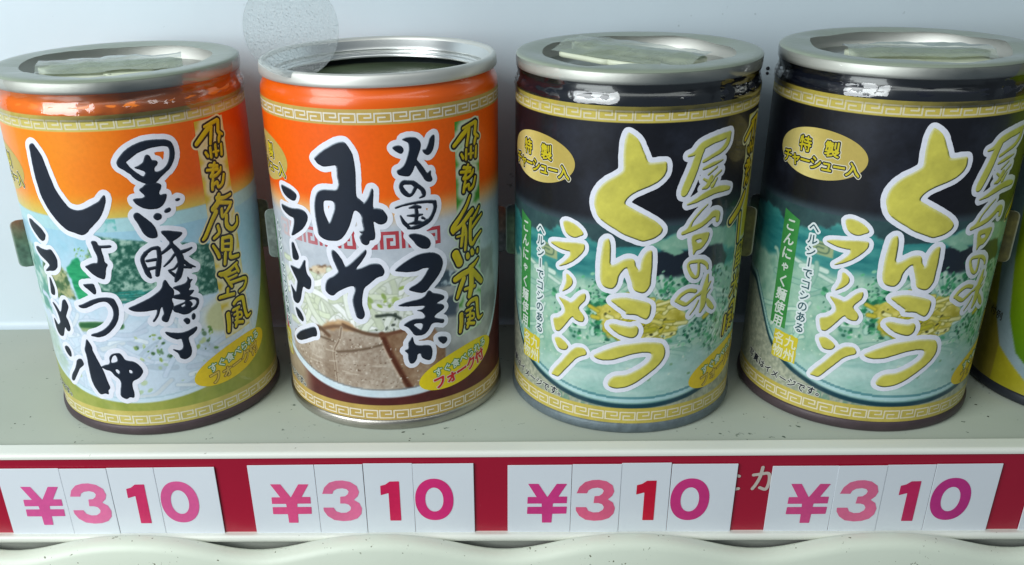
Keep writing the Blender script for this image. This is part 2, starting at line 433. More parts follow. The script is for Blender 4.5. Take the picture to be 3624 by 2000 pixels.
GLYPHS = {
 'soy_title': [
  ('p', '-16.55,84.57 -15.76,85.31 -14.86,85.4 -14.01,84.33 -13.21,83.18 -12.72,82.13 -12.23,79.96 -11.75,77.77 -11.3,76.06 -10.88,74.22 -9.68,71.91 -8.19,69.73 -7.01,68.78 -5.16,68.48 -3.21,68.91 -.96,69.94 0.97,70.93 1.89,71.91 2.61,72.51 2.76,71.63 2.33,70.13 0.89,67.37 -.88,65.34 -2.74,63.77 -4.07,62.44 -5.56,61.81 -7.41,62.29 -9.32,62.8 -10.63,63.6 -12.39,65.24 -14.1,67.38 -15.26,69.3 -16.29,71.74 -16.65,73.98 -16.93,76.47 -16.92,79.23 -16.8,81.72 -16.65,83.21'),
  ('p', '-3.3,59.84 -2.71,60.17 -1.86,59.86 -1.53,58.94 -.14,58.85 1.5,58.9 1.81,58.55 1.26,58.3 -.26,58.22 -1.04,58.17 -1.02,56.95 -.83,55.62 -.78,54.28 -.17,53.47 -.76,52.39 -1.21,50.77 -1.72,49.54 -2.26,49.45 -3.5,49.91 -4.92,50.95 -5.8,51.99 -6.47,52.76 -5.84,53.07 -4.03,53.83 -2.95,53.86 -2.55,54.54 -2.41,55.88 -2.79,57.2 -3.12,58.79'),
  ('p', '-8.29,47.38 -7.36,47.59 -5.46,47.8 -5.06,47.05 -4.91,45.81 -5.25,44.88 -5.8,44.93 -6.62,45.71 -7.85,46.72'),
  ('p', '-11.51,40.8 -10.04,41.33 -7.96,42.39 -6.02,43.24 -3.96,43.77 -2.04,43.88 -.53,43.55 0.2,41.87 0.35,40.17 -.15,37.92 -1.19,35.92 -2.92,34.02 -4.9,32.49 -7.09,31.74 -8.27,31.83 -9.32,31.94 -8.89,32.43 -7.09,33.05 -5.14,34.06 -3.49,35.3 -2.05,37.05 -1.23,38.77 -1.12,40.47 -1.64,41.87 -2.55,42.7 -3.9,42.71 -5.69,42.14 -7.98,40.98 -9.66,40.32 -10.92,40.31'),
  ('p', '-11.47,30.33 -11.04,30.1 -10.14,28.46 -10.14,27.13 -9.4,24.85 -8.52,22.56 -7.8,20.23 -7.41,17.84 -6.95,15.74 -7.77,14.73 -7.89,13.48 -8.95,13.65 -10.53,13.1 -11.72,14.44 -12.49,16.15 -12.84,18.24 -12.83,20.99 -12.72,23.43 -12.69,25.53 -12.83,27 -12.18,28.59'),
  ('p', '-8.13,22.25 -6.92,22.88 -5.66,23.29 -5.2,24.08 -5.1,25.27 -4.31,26.36 -3.09,26.86 -1.84,26.89 -1.19,26.02 -.71,24.98 0.42,24.52 1.69,24.19 2.94,23.09 3.7,21.39 3.23,20.22 2.11,19.06 0.32,18.05 -.11,16.38 0.04,14.23 -.34,12.84 -1.42,12.99 -2.52,12.34 -3.92,13.21 -3.7,15.07 -3.14,17.25 -3.41,18.76 -4.61,19.9 -5.51,21.2 -6.92,21.53'),
  ('h', '-4.79,24.7 -4.11,25.93 -3.17,26.41 -2.76,25.69 -2.85,24.5 -3.65,24.02 -4.83,23.8'),
  ('h', '-4.1,21.75 -3.35,21.93 -2.8,21.2 -3.26,20.28 -3.99,20.85'),
  ('h', '-.07,21.84 0.81,21.52 0.73,20.62 -.13,20.78'),
 ],
 'soy_ramen': [
  ('p', '-25.56,63.42 -24.2,63.71 -22.59,63.12 -20.14,62.13 -18.7,60.79 -18.51,60.15 -19.44,58.78 -20.96,58.35 -22.54,59.23 -24.34,60.6 -25.42,61.97'),
  ('p', '-25.2,55.49 -23.79,55.96 -22.29,55.75 -19.46,55.79 -17.63,56.27 -16.72,55.48 -15.92,53.85 -16.18,52.16 -16.72,51.19 -18.32,50.12 -20.44,49.68 -22.33,49.19 -21.23,50.06 -19.92,51.04 -19.88,51.74 -21.17,52.57 -23.32,53.46 -24.82,54.48'),
  ('p', '-21.41,47.22 -20.91,47.28 -20.35,45.72 -20.05,44.09 -20.64,42.53 -21.73,42.21 -22.39,42.67 -21.91,44.79'),
  ('p', '-22.89,39.43 -22.11,39.44 -20.84,38.32 -20.04,37.36 -19.41,37.59 -18.58,39 -17.73,40.9 -16.89,41.64 -16.14,41.56 -15.66,40.03 -15.89,39.27 -16.98,37.61 -17.6,36.33 -17.01,35 -16.85,32.99 -17.58,31.95 -18.43,31.9 -18.98,32.79 -19.58,32.35 -20.93,29.93 -22.17,29.28 -23.41,29.51 -24.28,30.75 -24.49,32.17 -24.55,33.93 -23.95,33.96 -23.03,32.9 -22.28,32.82 -21.17,33.71 -21.08,35.2 -21.55,37.12 -22.29,38.38'),
  ('p', '-21.78,25.78 -20.82,26.36 -19.9,26.31 -19.18,25.15 -19.35,23.74 -20.07,23.24 -21.02,23.88 -21.78,24.87'),
  ('p', '-16.24,23.3 -15.21,23.53 -14.69,22.74 -14.84,21.8 -16.74,20.3 -18.1,18.57 -20.38,15.76 -21.4,14.98 -22.06,15.24 -21.1,17.1 -19.2,19.2 -17.94,21.07 -17.3,22.45'),
 ],
 'soy_side': [
  ('p', '7.31,80.78 7.98,81.95 9.39,83.41 11.2,84.56 13.42,85.41 15.8,85.73 18.39,85.57 20.28,85.21 21.4,84.42 21.9,82.86 21.82,81.15 21.22,79.51 20.08,77.96 18.67,76.94 17.28,75.91 16.15,74.96 14.61,74.3 12.41,75.34 11.16,76.24 10.02,77.72 8.61,78.96 7.59,79.78'),
  ('h', '9.47,80.6 9.92,81.17 11.22,82.02 12.76,82.94 14.73,83.56 16.68,83.91 18.6,83.93 20.03,83.71 20.67,83.07 20.68,81.59 19.96,79.48 18.75,78.18 17.28,77.42 16.11,77.59 16.15,78.58 16.86,79.22 17.11,80.05 16.57,80.37 15.77,80.61 15.47,81.63 14.84,82.08 14.3,81.66 13.73,80.38 12.42,79.56 11.43,79.18 12.72,78.54 13.58,78.06 13.82,77.41 13.1,76.63 12.05,77.38 10.66,78.77'),
  ('p', '13.33,74.47 14.65,74.55 15.86,74.62 16.96,73.95 16.96,73.19 16.28,72.03 16.51,71.23 17.99,71.24 17.63,69.77 16.54,68.41 15.23,67.84 13.55,67.91 11.73,68.47 10.28,69.66 9.64,70.75 10.28,71.06 11.69,71.02 12.56,71.29 12.55,71.93 11.96,72.63 11.65,73.3 12.4,73.84'),
  ('p', '20.19,69.3 20.75,69.58 21.35,69.33 21.04,69.01 20.51,68.93'),
  ('p', '16.88,66.67 17.34,67.24 18.25,67.46 18.53,66.89 17.94,66.35 17.2,66.35'),
  ('p', '13.94,65.84 14.51,66.41 15.24,66.42 15.88,65.8 15.61,64.93 14.72,64.69 14.07,65.18'),
  ('p', '8.98,66.47 9.5,67.19 10.21,67.18 11.12,66.23 12.34,64.9 13.33,63.59 13.92,62.06 14.03,60.73 13.59,60 12.26,60.07 11.19,60.87 10.46,62.28 9.82,64.18 9.22,65.54'),
  ('p', '15.15,61.34 16.4,61.39 18.33,60.89 20.28,60.23 20.32,59.69 19.3,58.97 18.2,58.52 17.5,58.12 16.89,58.24 16.11,59.58'),
  ('s', '17.21,58.31,0.36 17.36,57.21,0.47 18.43,55.11,0.75 18.97,52.82,0.85 18.55,50.17,0.7 17.59,48.16,0.81 16.73,46.82,0.27'),
  ('s', '19.01,54.72,0.43 21.02,54.95,0.37 22.42,55.3,0.16'),
  ('s', '19.65,52.12,0.43 20.89,50.73,0.38 22.63,49.69,0.11'),
  ('s', '19.14,50.59,0.38 21.53,49.69,0.13'),
  ('s', '17.24,57.24,0.53 15.55,56.08,0.37 14.05,55.26,0.27'),
  ('s', '17.85,54.69,0.27 16.04,52.87,0.27 14.33,51.61,0.11'),
  ('s', '18.16,51.76,0.24 16.93,50.51,0.24 15.37,50.27,0.14'),
  ('s', '15.57,49.95,0.22 16.64,48.64,0.38'),
  ('s', '10.25,55.95,0.48 9.15,54.48,0.43 9.4,52.29,0.49 10,50.03,0.54 10.45,49.01,0.22'),
  ('s', '10.13,55.97,0.37 12.01,57.05,0.37 13.48,57.09,0.42'),
  ('s', '13.68,56.8,0.48 13.54,54.4,0.53 12.87,51.8,0.59 12.25,49.44,0.44'),
  ('s', '10.26,53.8,0.32 12.47,53.89,0.35'),
  ('s', '10.25,51.5,0.38 12.61,51.7,0.32'),
  ('p', '3.32,40.69 5.75,41.64 8.96,42.97 11.71,44.54 12.9,45.74 13.35,47.05 13.95,47.64 14.45,46.85 14.89,45.66 15.71,44.38 15.45,42.74 14.79,41.75 15.02,40 14.27,38.44 13.51,36.87 12.65,35.45 11.58,35.92 11.49,36.94 12.16,37.97 12.14,39.4 12.02,40.27 11.4,39.52 10.6,37.66 9.34,36.12 9,36.31 9.94,37.47 10.62,39.36 9.64,39.5 7.12,39.39 4.9,39.59 3.72,40.1'),
  ('p', '15.84,45.19 17.42,45.42 19.02,45.62 19.93,46.38 20.08,47.32 20.49,46.52 21.27,46.33 20.47,45.54 20.3,44.46 19.75,43.47 21.18,43.11 20.35,42.19 19.49,41.83 20.73,41.09 21.99,40.33 21.91,38.91 21.03,37.71 19.87,37.3 18.7,36.73 17.38,36.77 16.18,37.47 14.99,38.15 14.94,39.45 16.57,39.96 18.19,40.3 18.3,40.99 16.8,41.47 15.37,42.2 15.72,42.83 17.29,42.92 17.16,43.79 16.25,44.55'),
  ('h', '19.02,40.53 20.64,40.54 21.5,39.89 21.2,38.82 20.28,38.2 19.5,38.4 20.15,39.1 19.75,40.06'),
  ('h', '17,39.43 18.13,39.89 18.15,39.17 17.32,38.93'),
  ('p', '17.12,35.09 17.97,35.47 18.68,34.86 18.53,33.88 17.83,33.67 17.39,34.3'),
  ('p', '19.5,35.81 20.13,36.36 20.47,35.55 20.16,34.76 19.6,34.68'),
  ('p', '11.67,32.44 12.76,32.1 14.74,31.55 16.81,31.38 18.75,31.77 20.17,32.18 20.19,31.38 19.07,30.36 17.6,29.56 17.6,27.79 17.85,25.93 17.54,24.21 16.38,23.31 15.44,23.29 14.61,23.88 14.07,25.49 12.96,26.76 14.43,26.16 15.54,26.51 15.88,27.91 15.62,29.6 14.46,29.71 13.04,30.58 12.15,31.48'),
 ],
 'miso_title': [
  ('p', '-15.24,80.04 -13.64,81.42 -11.54,82.81 -9.29,84.04 -7.69,84.65 -6.42,84.65 -5.73,83.95 -4.85,82.53 -4.34,81.08 -4.1,78.65 -4.04,76.19 -4.17,73.45 -4.2,70.69 -3.31,69.7 -2.49,68.95 -2.12,68.95 -1.03,70.47 -.15,72.6 0.3,71.96 0.12,69.95 -.03,67.67 0.99,67.4 2.43,66.84 3.44,65.26 3.37,63.98 2.45,63.11 1.22,63.15 -.1,63.83 -.09,62.01 0.04,60.18 -.29,58.88 -1.44,58.62 -1.76,57.69 -2.67,57.34 -3.64,58.06 -4.04,59.63 -3.47,60.43 -3.94,61.07 -2.89,61.49 -3.1,63.82 -3.23,65.62 -4.28,66.75 -5.19,66.59 -5.67,65.29 -6.66,62.65 -8.2,59.94 -9.97,58.34 -11.69,57.98 -14.03,58.01 -16.06,59.05 -16.43,61.38 -16.74,64.23 -16.72,67.1 -16.13,69.5 -15.03,71.17 -13.2,71.88 -10.94,71.97 -9.43,72.21 -8.76,73.76 -8.96,75.99 -9,78.46 -10.33,78.5 -12.57,78.08 -14.22,78.66 -15.01,79.45'),
  ('h', '-13.51,68.79 -11.77,69.1 -10.55,68.83 -10.41,67.3 -11.16,65.17 -12.37,62.83 -13.13,63.92 -13.71,65.42 -13.85,66.95'),
  ('p', '-12.57,54.85 -11.95,55.2 -10.89,54.38 -9.64,52.62 -8.82,50.93 -7.26,51.74 -5.26,53.61 -3.3,55.55 -2.72,55.83 -2.71,54.89 -4.02,52.72 -5.76,50.48 -4.16,50.77 -2.02,51.82 -.22,52.09 1.01,51.53 1.81,50.01 1.47,48.66 -.22,48.02 -2.4,46.23 -3.93,44.8 -4.63,42.27 -4.82,39.74 -4.31,37.5 -4.68,36.06 -5.52,35.58 -6.56,36.22 -7.07,38.46 -7.41,41.25 -6.5,44.11 -6.82,45.34 -8.63,44.91 -10.39,44.03 -11.93,42.99 -13.22,41.9 -14.59,42.02 -15.58,43.12 -15.38,44.97 -14.44,46.52 -12.67,47.62 -11.08,49.06 -11.5,50.79 -12.32,52.86'),
 ],
 'miso_ramen': [
  ('p', '-30.24,70.18 -28.57,70.41 -25.37,70.03 -23.26,69.13 -23.43,68.06 -24.39,67.14 -26.32,67.21 -28.59,67.91 -29.94,69.06'),
  ('p', '-31.31,64.6 -29.29,64.69 -25.88,64.66 -22.9,65.14 -20.69,64.9 -19.61,63.77 -20,62.12 -21.76,59.92 -23.95,58.38 -26.11,57.06 -27.34,56.76 -26.28,58.66 -25.47,60.74 -25.45,62.08 -27.26,62.21 -29.44,62.77 -30.99,63.46'),
  ('p', '-27.85,54.15 -26.8,54.56 -25.92,52.99 -25.02,51.27 -25.3,50.09 -26.76,49.56 -27.94,49.81 -28.04,51.88'),
  ('p', '-29.86,46.99 -27.2,47.19 -25.33,47.27 -24.04,48.58 -22.77,50.29 -22.18,50.28 -22.39,48.84 -22.11,46.67 -20.78,45.29 -20.82,43.59 -21.59,42.13 -22.78,41.97 -24.2,42.17 -25.07,40.79 -25.89,38.53 -27.19,36.53 -28.87,35.85 -30.43,36.52 -30.58,38.53 -30.98,40.74 -29.91,40.21 -28.44,39.36 -27.57,41.22 -26.98,43.12 -27.74,44.33 -29.03,45.67'),
  ('p', '-29.65,33.96 -28.39,34.23 -26.77,33.42 -25.84,31.93 -26.26,30.81 -27.7,31.03 -28.86,31.84'),
  ('p', '-30.94,24.74 -27.89,27.21 -24.27,29.13 -21.43,30.4 -20.57,29.74 -20.61,27.94 -22.47,27.12 -25.76,25.34 -29.06,23.9 -30.82,23.86'),
 ],
 'miso_side': [
  ('p', '5.98,83.15 7.01,83.56 8.09,83.31 8.64,82.35 8.24,81.54 7.4,81.72 6.47,82.39'),
  ('p', '8.54,85.01 9.53,85.4 11,85.39 12.23,84.91 13.06,83.86 13.14,82.64 12.56,81 11.99,79.6 12.46,78.81 13.67,77.18 14.66,75.69 15.61,76.18 15.69,74.92 16.06,73.86 15.49,73.32 14.31,73.74 13.33,75.24 12.37,76.85 11.54,78.17 10.85,76.77 9.79,75.51 8.31,75.65 7.1,76.12 6.79,77.13 7.67,77.55 8.69,78.45 9.51,80.09 10.11,82.22 10.07,83.92 9.24,84.59'),
  ('p', '16.65,85.3 17.04,85.06 16.97,83.37 16.65,81.95 15.79,80.72 14.99,80.41 14.1,81.06 13.74,81.84 14.66,81.97 15.37,83.34 15.82,84.61'),
  ('s', '11.42,72.72,0.5 10.7,73.55,0.5 9.58,73.79,0.5 8.22,73.84,0.54 7.55,72.97,0.44 8.1,71.55,0.55 9.29,70.43,0.46 10.3,70.57,0.35 11.12,71.75,0.41 11.55,72.7,0.4'),
  ('s', '10.94,73.4,0.5 12.92,71.78,0.45 13.53,70.69,0.51 13.49,69.81,0.35 12.42,69.36,0.13'),
  ('s', '5.9,67.29,0.2 8.16,67.87,0.23 11.21,68.18,0.3 14.34,68.08,0.36 16.5,67.69,0.41'),
  ('s', '16.49,67.56,0.51 16.58,66.13,0.46 15.81,64.18,0.46 14.66,62.8,0.52 13.02,62.01,0.53 11.17,61.47,0.52 8.85,61.35,0.16'),
  ('s', '7.02,65.02,0.1 7.69,63.41,0.36 8.64,62.15,0.41 9.36,61.43,0.26'),
  ('s', '9.5,66.97,0.13 11.16,67.12,0.46 12.44,66.75,0.26'),
  ('s', '11.27,66.64,0.35 11.32,64.83,0.46 10.97,62.8,0.42'),
  ('s', '8.9,64.9,0.15 11.05,64.74,0.42 12.88,64.76,0.16'),
  ('s', '9.17,62.62,0.13 11.22,62.77,0.47 13.05,62.52,0.26 14.14,63.15,0.21'),
  ('s', '12.84,63.86,0.26 13.48,63.5,0.21'),
  ('p', '9.01,59.37 10.05,59.77 11.6,59.45 13.15,58.7 14.45,57.57 14.89,56.29 14.36,55.31 13.27,55.14 11.96,55.68 10.95,56.62 10.22,57.77'),
  ('p', '4.84,49.85 6.57,51.34 8.69,52.61 11.08,53.66 13.76,53.88 15.95,53.42 17.61,52.14 18.28,50.36 17.76,48.27 16.24,46.1 14.47,44.36 13.03,42.8 11.66,42.61 9.81,43.16 8.4,43.89 8.82,44.53 10.71,45.39 12.38,46.8 13.54,48.53 14.12,49.53 12.5,49.66 10.61,49.12 8.26,49.14 6.22,49.47'),
  ('p', '5.19,39.45 6.52,40.04 8.63,40.51 11.04,40.74 12.7,41.45 13.57,42.7 14.26,42.58 14.94,41.89 16.63,41.26 18.22,40.33 18.19,39.49 17.14,39.16 15.95,38.57 17.69,37.89 18.25,36.9 17.33,36.11 15.84,35.44 15.08,34.6 16.07,33.95 17.97,33.21 17.79,32.24 16.03,32.8 14.3,32.73 13.39,31.31 12.22,30.08 10.56,29.83 9.23,30.27 8.48,31.53 7.48,32.81 6.45,33.5 7.82,34.5 9.71,34.97 11.87,34.77 12.45,35.54 11.68,36.81 10.36,37.45 11.72,37.66 12.44,38.53 10.15,38.89 7.52,39.09'),
  ('h', '9.09,33.19 9.92,33.65 11.54,33.39 11.64,32.51 11.18,31.42 10.38,31.84'),
  ('p', '8.52,29.49 8.85,27.98 9.61,26.84 11.52,26.53 13.19,26.22 14,25.16 14.08,23.5 13.58,21.81 12.45,21.89 11.09,22.89 10.73,24.15 9.76,24.01 9.42,22.57 8.56,21.49 7.61,21.62 7.15,23.17 7.09,24.67 6.33,25.64 7.29,26.12 7.37,27.88 7.95,28.69'),
  ('p', '16.15,28.09 17.34,28.09 18.7,27.45 18.81,26.38 17.87,25.73 16.98,26.4 16.41,27.14'),
 ],
 'banner_kyushu': [
  ('s', '23.07,81.49,0.44 24.79,82.86,0.54 26.52,84.15,0.59 28.04,85.02,0.49'),
  ('s', '26.28,85.49,0.24 28.73,85.88,0.42 31.04,86.33,0.44'),
  ('s', '31.37,86.07,0.44 31.07,84.39,0.48 30.96,83.21,0.44 32.4,82.21,0.2'),
  ('s', '31.45,82.56,0.35 30.83,81.43,0.4 30.64,80.59,0.25'),
  ('s', '28.63,84.99,0.35 28.05,82.74,0.39 27.55,80.72,0.3'),
  ('s', '25.5,78.75,0.25 26.15,77.61,0.3'),
  ('s', '27.27,79.65,0.3 27.2,77.14,0.3'),
  ('s', '29.15,80.02,0.3 29.07,77.26,0.35'),
  ('s', '31.37,79.68,0.3 31.09,77.07,0.35'),
  ('s', '28.15,78.34,0.2 30.09,78.18,0.2'),
  ('s', '26.25,75.06,0.35 28.8,74.38,0.36'),
  ('s', '27.88,75.35,0.35 26.9,72.87,0.41 26.16,72.13,0.36 27.6,71.94,0.36 29.54,72.79,0.31 29.97,73.73,0.21'),
  ('s', '25.18,74,0.3 28.78,73.48,0.35'),
  ('s', '26.67,71.12,0.31 26.27,69.91,0.36 26.06,68.53,0.36'),
  ('s', '26.44,69.61,0.31 27.92,70.06,0.36 28.26,68.67,0.31 29.85,69.34,0.36 30.74,71.48,0.31'),
 ],
 'banner_kumamoto': [
  ('s', '28.4,66.8,0.31 27.02,64.5,0.42 24.83,62.1,0.47 22.1,59.27,0.69 22.06,57.94,0.37'),
  ('s', '22.07,58.2,0.48 24.75,59.45,0.48 28.07,61.84,0.64 29.27,62.6,0.53'),
  ('s', '25.79,59.46,0.43 25.37,56.87,0.43 24.74,53.49,0.38'),
  ('s', '25.79,59.46,0.37 26.62,56.82,0.38 26.12,52.02,0.33'),
  ('s', '23.31,56.43,0.16 26.06,56.42,0.22'),
  ('s', '28.62,60.35,0.37 28.36,58.26,0.49 28.25,54.19,0.49 29.02,52.87,0.44 30.73,54.31,0.39 33.05,55.55,0.22'),
  ('s', '32.28,62.87,0.21 30.91,61.36,0.38 28.8,59.77,0.32'),
  ('s', '33.41,60.39,0.22 30.85,58.94,0.38 29.14,57.77,0.27'),
  ('s', '22.66,51.55,1.09 23.91,48.74,1.05'),
  ('s', '27,50.25,0.55 27.17,49.65,0.61'),
  ('s', '28.77,51,0.5 29.03,50.22,0.61'),
  ('s', '31.3,50.66,0.34 31.28,49.96,0.39'),
  ('s', '31.46,47.93,0.2 29.9,46.87,0.43 28.04,46.11,0.67'),
  ('s', '28.02,45.46,0.67 25.02,45.07,0.78 22.43,44.23,0.76'),
  ('s', '28.81,45.08,0.68 31.32,42.26,0.77 32.95,40.55,0.63'),
  ('s', '28.33,44.94,0.73 28.38,40.92,0.85 27.5,37.74,0.64'),
  ('s', '25.34,43.57,0.68 23.85,40.86,0.54 22.83,38.57,0.37'),
  ('s', '25.79,40.29,0.34 29.73,40.05,0.4'),
 ],
 'banner_fu': [
  ('s', '24.14,32.96,0.58 24.06,30.33,0.59 23.64,27.79,0.42'),
  ('s', '26.78,35.35,0.41 28.17,36.06,0.46 30.27,35.93,0.53 30.69,34.9,0.53 30.85,31.88,0.47 31.48,29.55,0.42 33.2,29.8,0.18'),
  ('s', '26.16,33.49,0.32 28.52,33.59,0.32'),
  ('s', '27.69,32.99,0.29 27.43,30.7,0.35 26.4,28.37,0.36'),
  ('s', '26.31,31.97,0.26 28.89,31.83,0.26 29.06,30.43,0.24 26.65,30.67,0.26'),
  ('s', '26.43,29.56,0.36 29.23,28.58,0.36'),
 ],
 'banner_kagoshima': [
  ('s', '33.29,67.56,0.52 32.58,65.61,0.67 30.68,64.25,0.63'),
  ('s', '32.49,66.97,0.46 34.86,66.33,0.41 37.66,66.62,0.31'),
  ('s', '32.58,65.61,0.46 37.57,64.21,0.37'),
  ('s', '31.48,63.23,0.58 29.44,60.81,0.47 27.03,57.39,0.42 26.17,56.66,0.26'),
  ('s', '33.58,63.45,0.37 33.54,61.29,0.37 35.18,62.18,0.32 37.02,63.55,0.42'),
  ('s', '34.98,61.14,0.47 34.66,58.49,0.58 36.47,56.82,0.48 38.79,57.76,0.43 39.19,59.59,0.21'),
  ('s', '31.42,59.17,0.32 31.58,57.2,0.37 29.59,56.13,0.32'),
  ('s', '28.93,54.11,0.27 30.1,51.54,0.43 30.38,50.33,0.38'),
  ('s', '32.44,55.29,0.43 31.87,52.11,0.48'),
  ('s', '32.44,55.29,0.37 35.63,54.57,0.43 34.97,51.12,0.49'),
  ('s', '32.49,53.6,0.21 34.93,52.97,0.22'),
  ('s', '32.2,52.01,0.32 34.61,51.24,0.33'),
  ('s', '32.68,50.74,0.43 31.99,47.84,0.38'),
  ('s', '34.41,50.17,0.38 34.56,48.99,0.44 37.51,48.55,0.38'),
  ('s', '36.49,46.61,0.28 32.05,45.25,0.44 29.71,45.44,0.38'),
  ('s', '35.95,45.93,0.39 36.78,43.89,0.33'),
  ('s', '30.29,44.97,0.44 33.41,44.79,0.33'),
  ('s', '31.89,44.3,0.25 35.63,44.3,0.25'),
  ('s', '32.2,43.04,0.25 35.8,43.08,0.25'),
  ('s', '32.51,41.77,0.31 39.3,40.91,0.39 38.34,38.6,0.39 36.05,37.99,0.28'),
  ('s', '31.23,44.52,0.33 33.37,40.45,0.31'),
  ('s', '28.72,38.56,0.39 30.87,38.41,0.45 33.67,37.99,0.39'),
  ('s', '31.69,40.17,0.39 31.36,38.24,0.34'),
 ],
 'tonkotsu_title': [
  ('p', '-6.2,86.32 -5.63,86.45 -4.19,85.43 -3.2,84.27 -2.41,82.62 -1.6,80.96 -.79,79.29 0.4,79.03 2.27,79.22 3.59,79.17 4.01,78.43 4.02,76.75 3.28,75.33 1.7,73.93 -.6,72.75 -2.9,71.77 -4.71,70.5 -5.71,69.22 -5.77,68.22 -4.29,67.27 -1.57,65.8 1.18,64.25 2.98,62.92 4.07,61.59 3.9,60.58 2.5,59.36 0.58,58.65 -.86,58.4 -3.09,59.16 -5.56,60.11 -8.06,61.51 -10.59,62.97 -12.41,64.45 -13.39,66.63 -13.72,68.36 -13.43,70.4 -12.28,72.5 -10.64,74.12 -8.54,75.49 -6.95,76.78 -6.68,78.24 -6.8,80.4 -6.76,83.96'),
  ('p', '-10.84,57.65 -10.14,58.63 -9.38,58.31 -8.98,56.26 -8.9,53.63 -8.67,51.53 -7.32,51.77 -5.42,53.08 -3.73,53.54 -2.6,52.91 -2.13,51.33 -1.33,50.27 -.87,50.8 -.74,52.66 -.12,54.49 0.78,55.66 1.78,55.5 2.05,53.39 2.11,50.74 2.04,48.07 1.94,45.92 0.81,44.06 -.69,43.94 -2.24,44.88 -2.86,47.04 -3.74,49.43 -4.32,50.87 -5.27,50.43 -6.41,48.49 -6.79,46.31 -7.72,44.88 -8.97,44.76 -10.4,45.43 -11.11,46.98 -11.34,49.11 -11.38,52.85 -11.12,55.52'),
  ('p', '-8.05,41.42 -6.57,42.1 -4.33,42.36 -1.81,41.89 0.48,41.33 2.05,40.59 2.63,39.6 2.51,37.67 1.84,36.16 0.81,36.33 -.77,37.19 -2.05,37.46 -3.81,37.55 -3.98,38.24 -5.42,39.27 -6.99,40.41'),
  ('p', '-8.19,34 -7.2,34.52 -5.14,34.11 -2.59,33.8 -1.09,34.1 -.38,32.97 -.55,31.55 -1.64,30.55 -3.17,30.65 -5.25,31.41 -7.1,32.69'),
  ('p', '-11.95,24.27 -10.4,25.39 -7.85,26.87 -4.82,28.13 -1.78,28.68 1.27,29.09 3.89,28.96 6.06,28.49 7.26,27.07 7.59,24.7 6.52,22.48 4.76,20.59 2.48,18.67 -.03,16.66 -2.57,15.27 -5.15,14.68 -7.01,14.97 -7.71,15.95 -7.13,17.51 -5.61,18.55 -3.03,19 -.51,20.23 2,21.95 3.47,23.63 3.88,25.35 2.52,26.01 0.44,25.94 -2.1,25.35 -4.62,24.37 -7.16,23.44 -9.77,23.13 -11.38,23.48'),
 ],
 'tonkotsu_ramen': [
  ('p', '-22.53,61.32 -21.2,61.97 -19.17,61.43 -17.47,60.41 -16.47,59.14 -17.39,58.46 -18.76,57.83 -20.19,57.96 -21.55,58.89'),
  ('p', '-26.54,54.82 -25.04,55.46 -22.2,55.83 -19.27,56.29 -17.04,56.42 -16.09,56.17 -16.03,54.86 -16.93,53.38 -18.81,51.42 -20.8,49.93 -23.53,48.7 -22.02,50.2 -20.28,52.21 -20.18,53.57 -21.22,53.63 -23.38,53.82 -25.34,54.31'),
  ('p', '-21.14,46.84 -20.39,46.74 -19.33,45.73 -19.14,44.53 -19.97,43.23 -21.14,42.26 -22.2,41.64 -21.63,43.12 -21.08,44.92'),
  ('p', '-23.25,39.48 -22.29,39.45 -20.74,39.13 -19.53,38.85 -18.39,39.67 -17.03,41.35 -15.54,42.33 -15.11,41.71 -15.32,40.28 -16.64,38.63 -17.02,37.43 -15.99,36.22 -15.34,35.21 -15.49,34.04 -16.46,33.7 -17.9,34.11 -18.8,34.76 -19.94,33.34 -21.4,31.22 -22.94,29.33 -24.1,29.28 -24.64,30.58 -25.04,32.5 -23.71,33.19 -22.13,34.35 -21.24,35.88 -21.6,37.49 -22.58,38.66'),
  ('p', '-24.36,26.69 -22.88,27.29 -21.25,26.57 -19.98,25.45 -20.25,24.49 -21.17,23.87 -22.77,23.9 -23.81,25.22'),
  ('p', '-25.25,15.04 -23.92,17.34 -22,19.78 -20.18,22.42 -18.44,24.67 -17.02,25.75 -15.31,25.83 -14.44,24.98 -14.35,23.97 -15.78,23.23 -17.46,21.94 -19.17,19.7 -20.96,17.37 -22.83,14.94 -24.19,14.79'),
 ],
 'tonkotsu_side': [
  ('s', '9.58,80.31,0.24 11.38,80.86,0.54 13.4,82.42,0.97 16.48,83.47,0.88 19.58,83.98,0.89 21.98,84.32,0.69'),
  ('s', '21.98,84.32,0.69 21.59,82.23,0.76 19.74,80.6,0.61 16.97,79.57,0.5 14.12,78.5,0.4'),
  ('s', '13.17,81.97,1.01 12.31,79.68,1.03 11.51,76.87,1.1 10.45,74.06,1.14 9.39,71.22,1 9.21,70.37,0.55'),
  ('s', '20.47,77.93,0.15 17.25,77.34,0.5 14.34,76.53,0.35'),
  ('s', '18.66,76.39,0.2 16.02,74.83,0.25'),
  ('s', '20.18,75.15,0.28 18.33,73.98,0.26 16.9,72.73,0.36 14.65,73.8,0.23'),
  ('s', '17.06,73.94,0.56 16.08,71.86,0.66 14.64,71.33,0.26'),
  ('s', '19.07,73.36,0.2 17.67,71.61,0.57'),
  ('s', '10.53,67.61,0.2 12.95,68.32,0.52 15.76,69.42,0.83 18.84,70.16,0.88 21.65,70.14,0.84 24.26,69.74,0.48'),
  ('s', '16.7,66.75,0.13 14.46,65.08,0.31 12.39,62.83,0.26 11.46,60.9,0.47 9.91,59.8,0.37'),
  ('s', '9.9,59.93,0.47 12.6,60.74,0.68 15.45,61.59,0.69 17.81,62.98,0.74 19.03,63.78,0.9 20.66,63.33,0.86 20.88,61.86,0.65'),
  ('p', '12.67,58.66 15.13,59.06 17.99,58.93 18.18,57.46 17.37,56.04 15.93,54.72 14.43,54.46 13.65,53.4 13.11,55.73'),
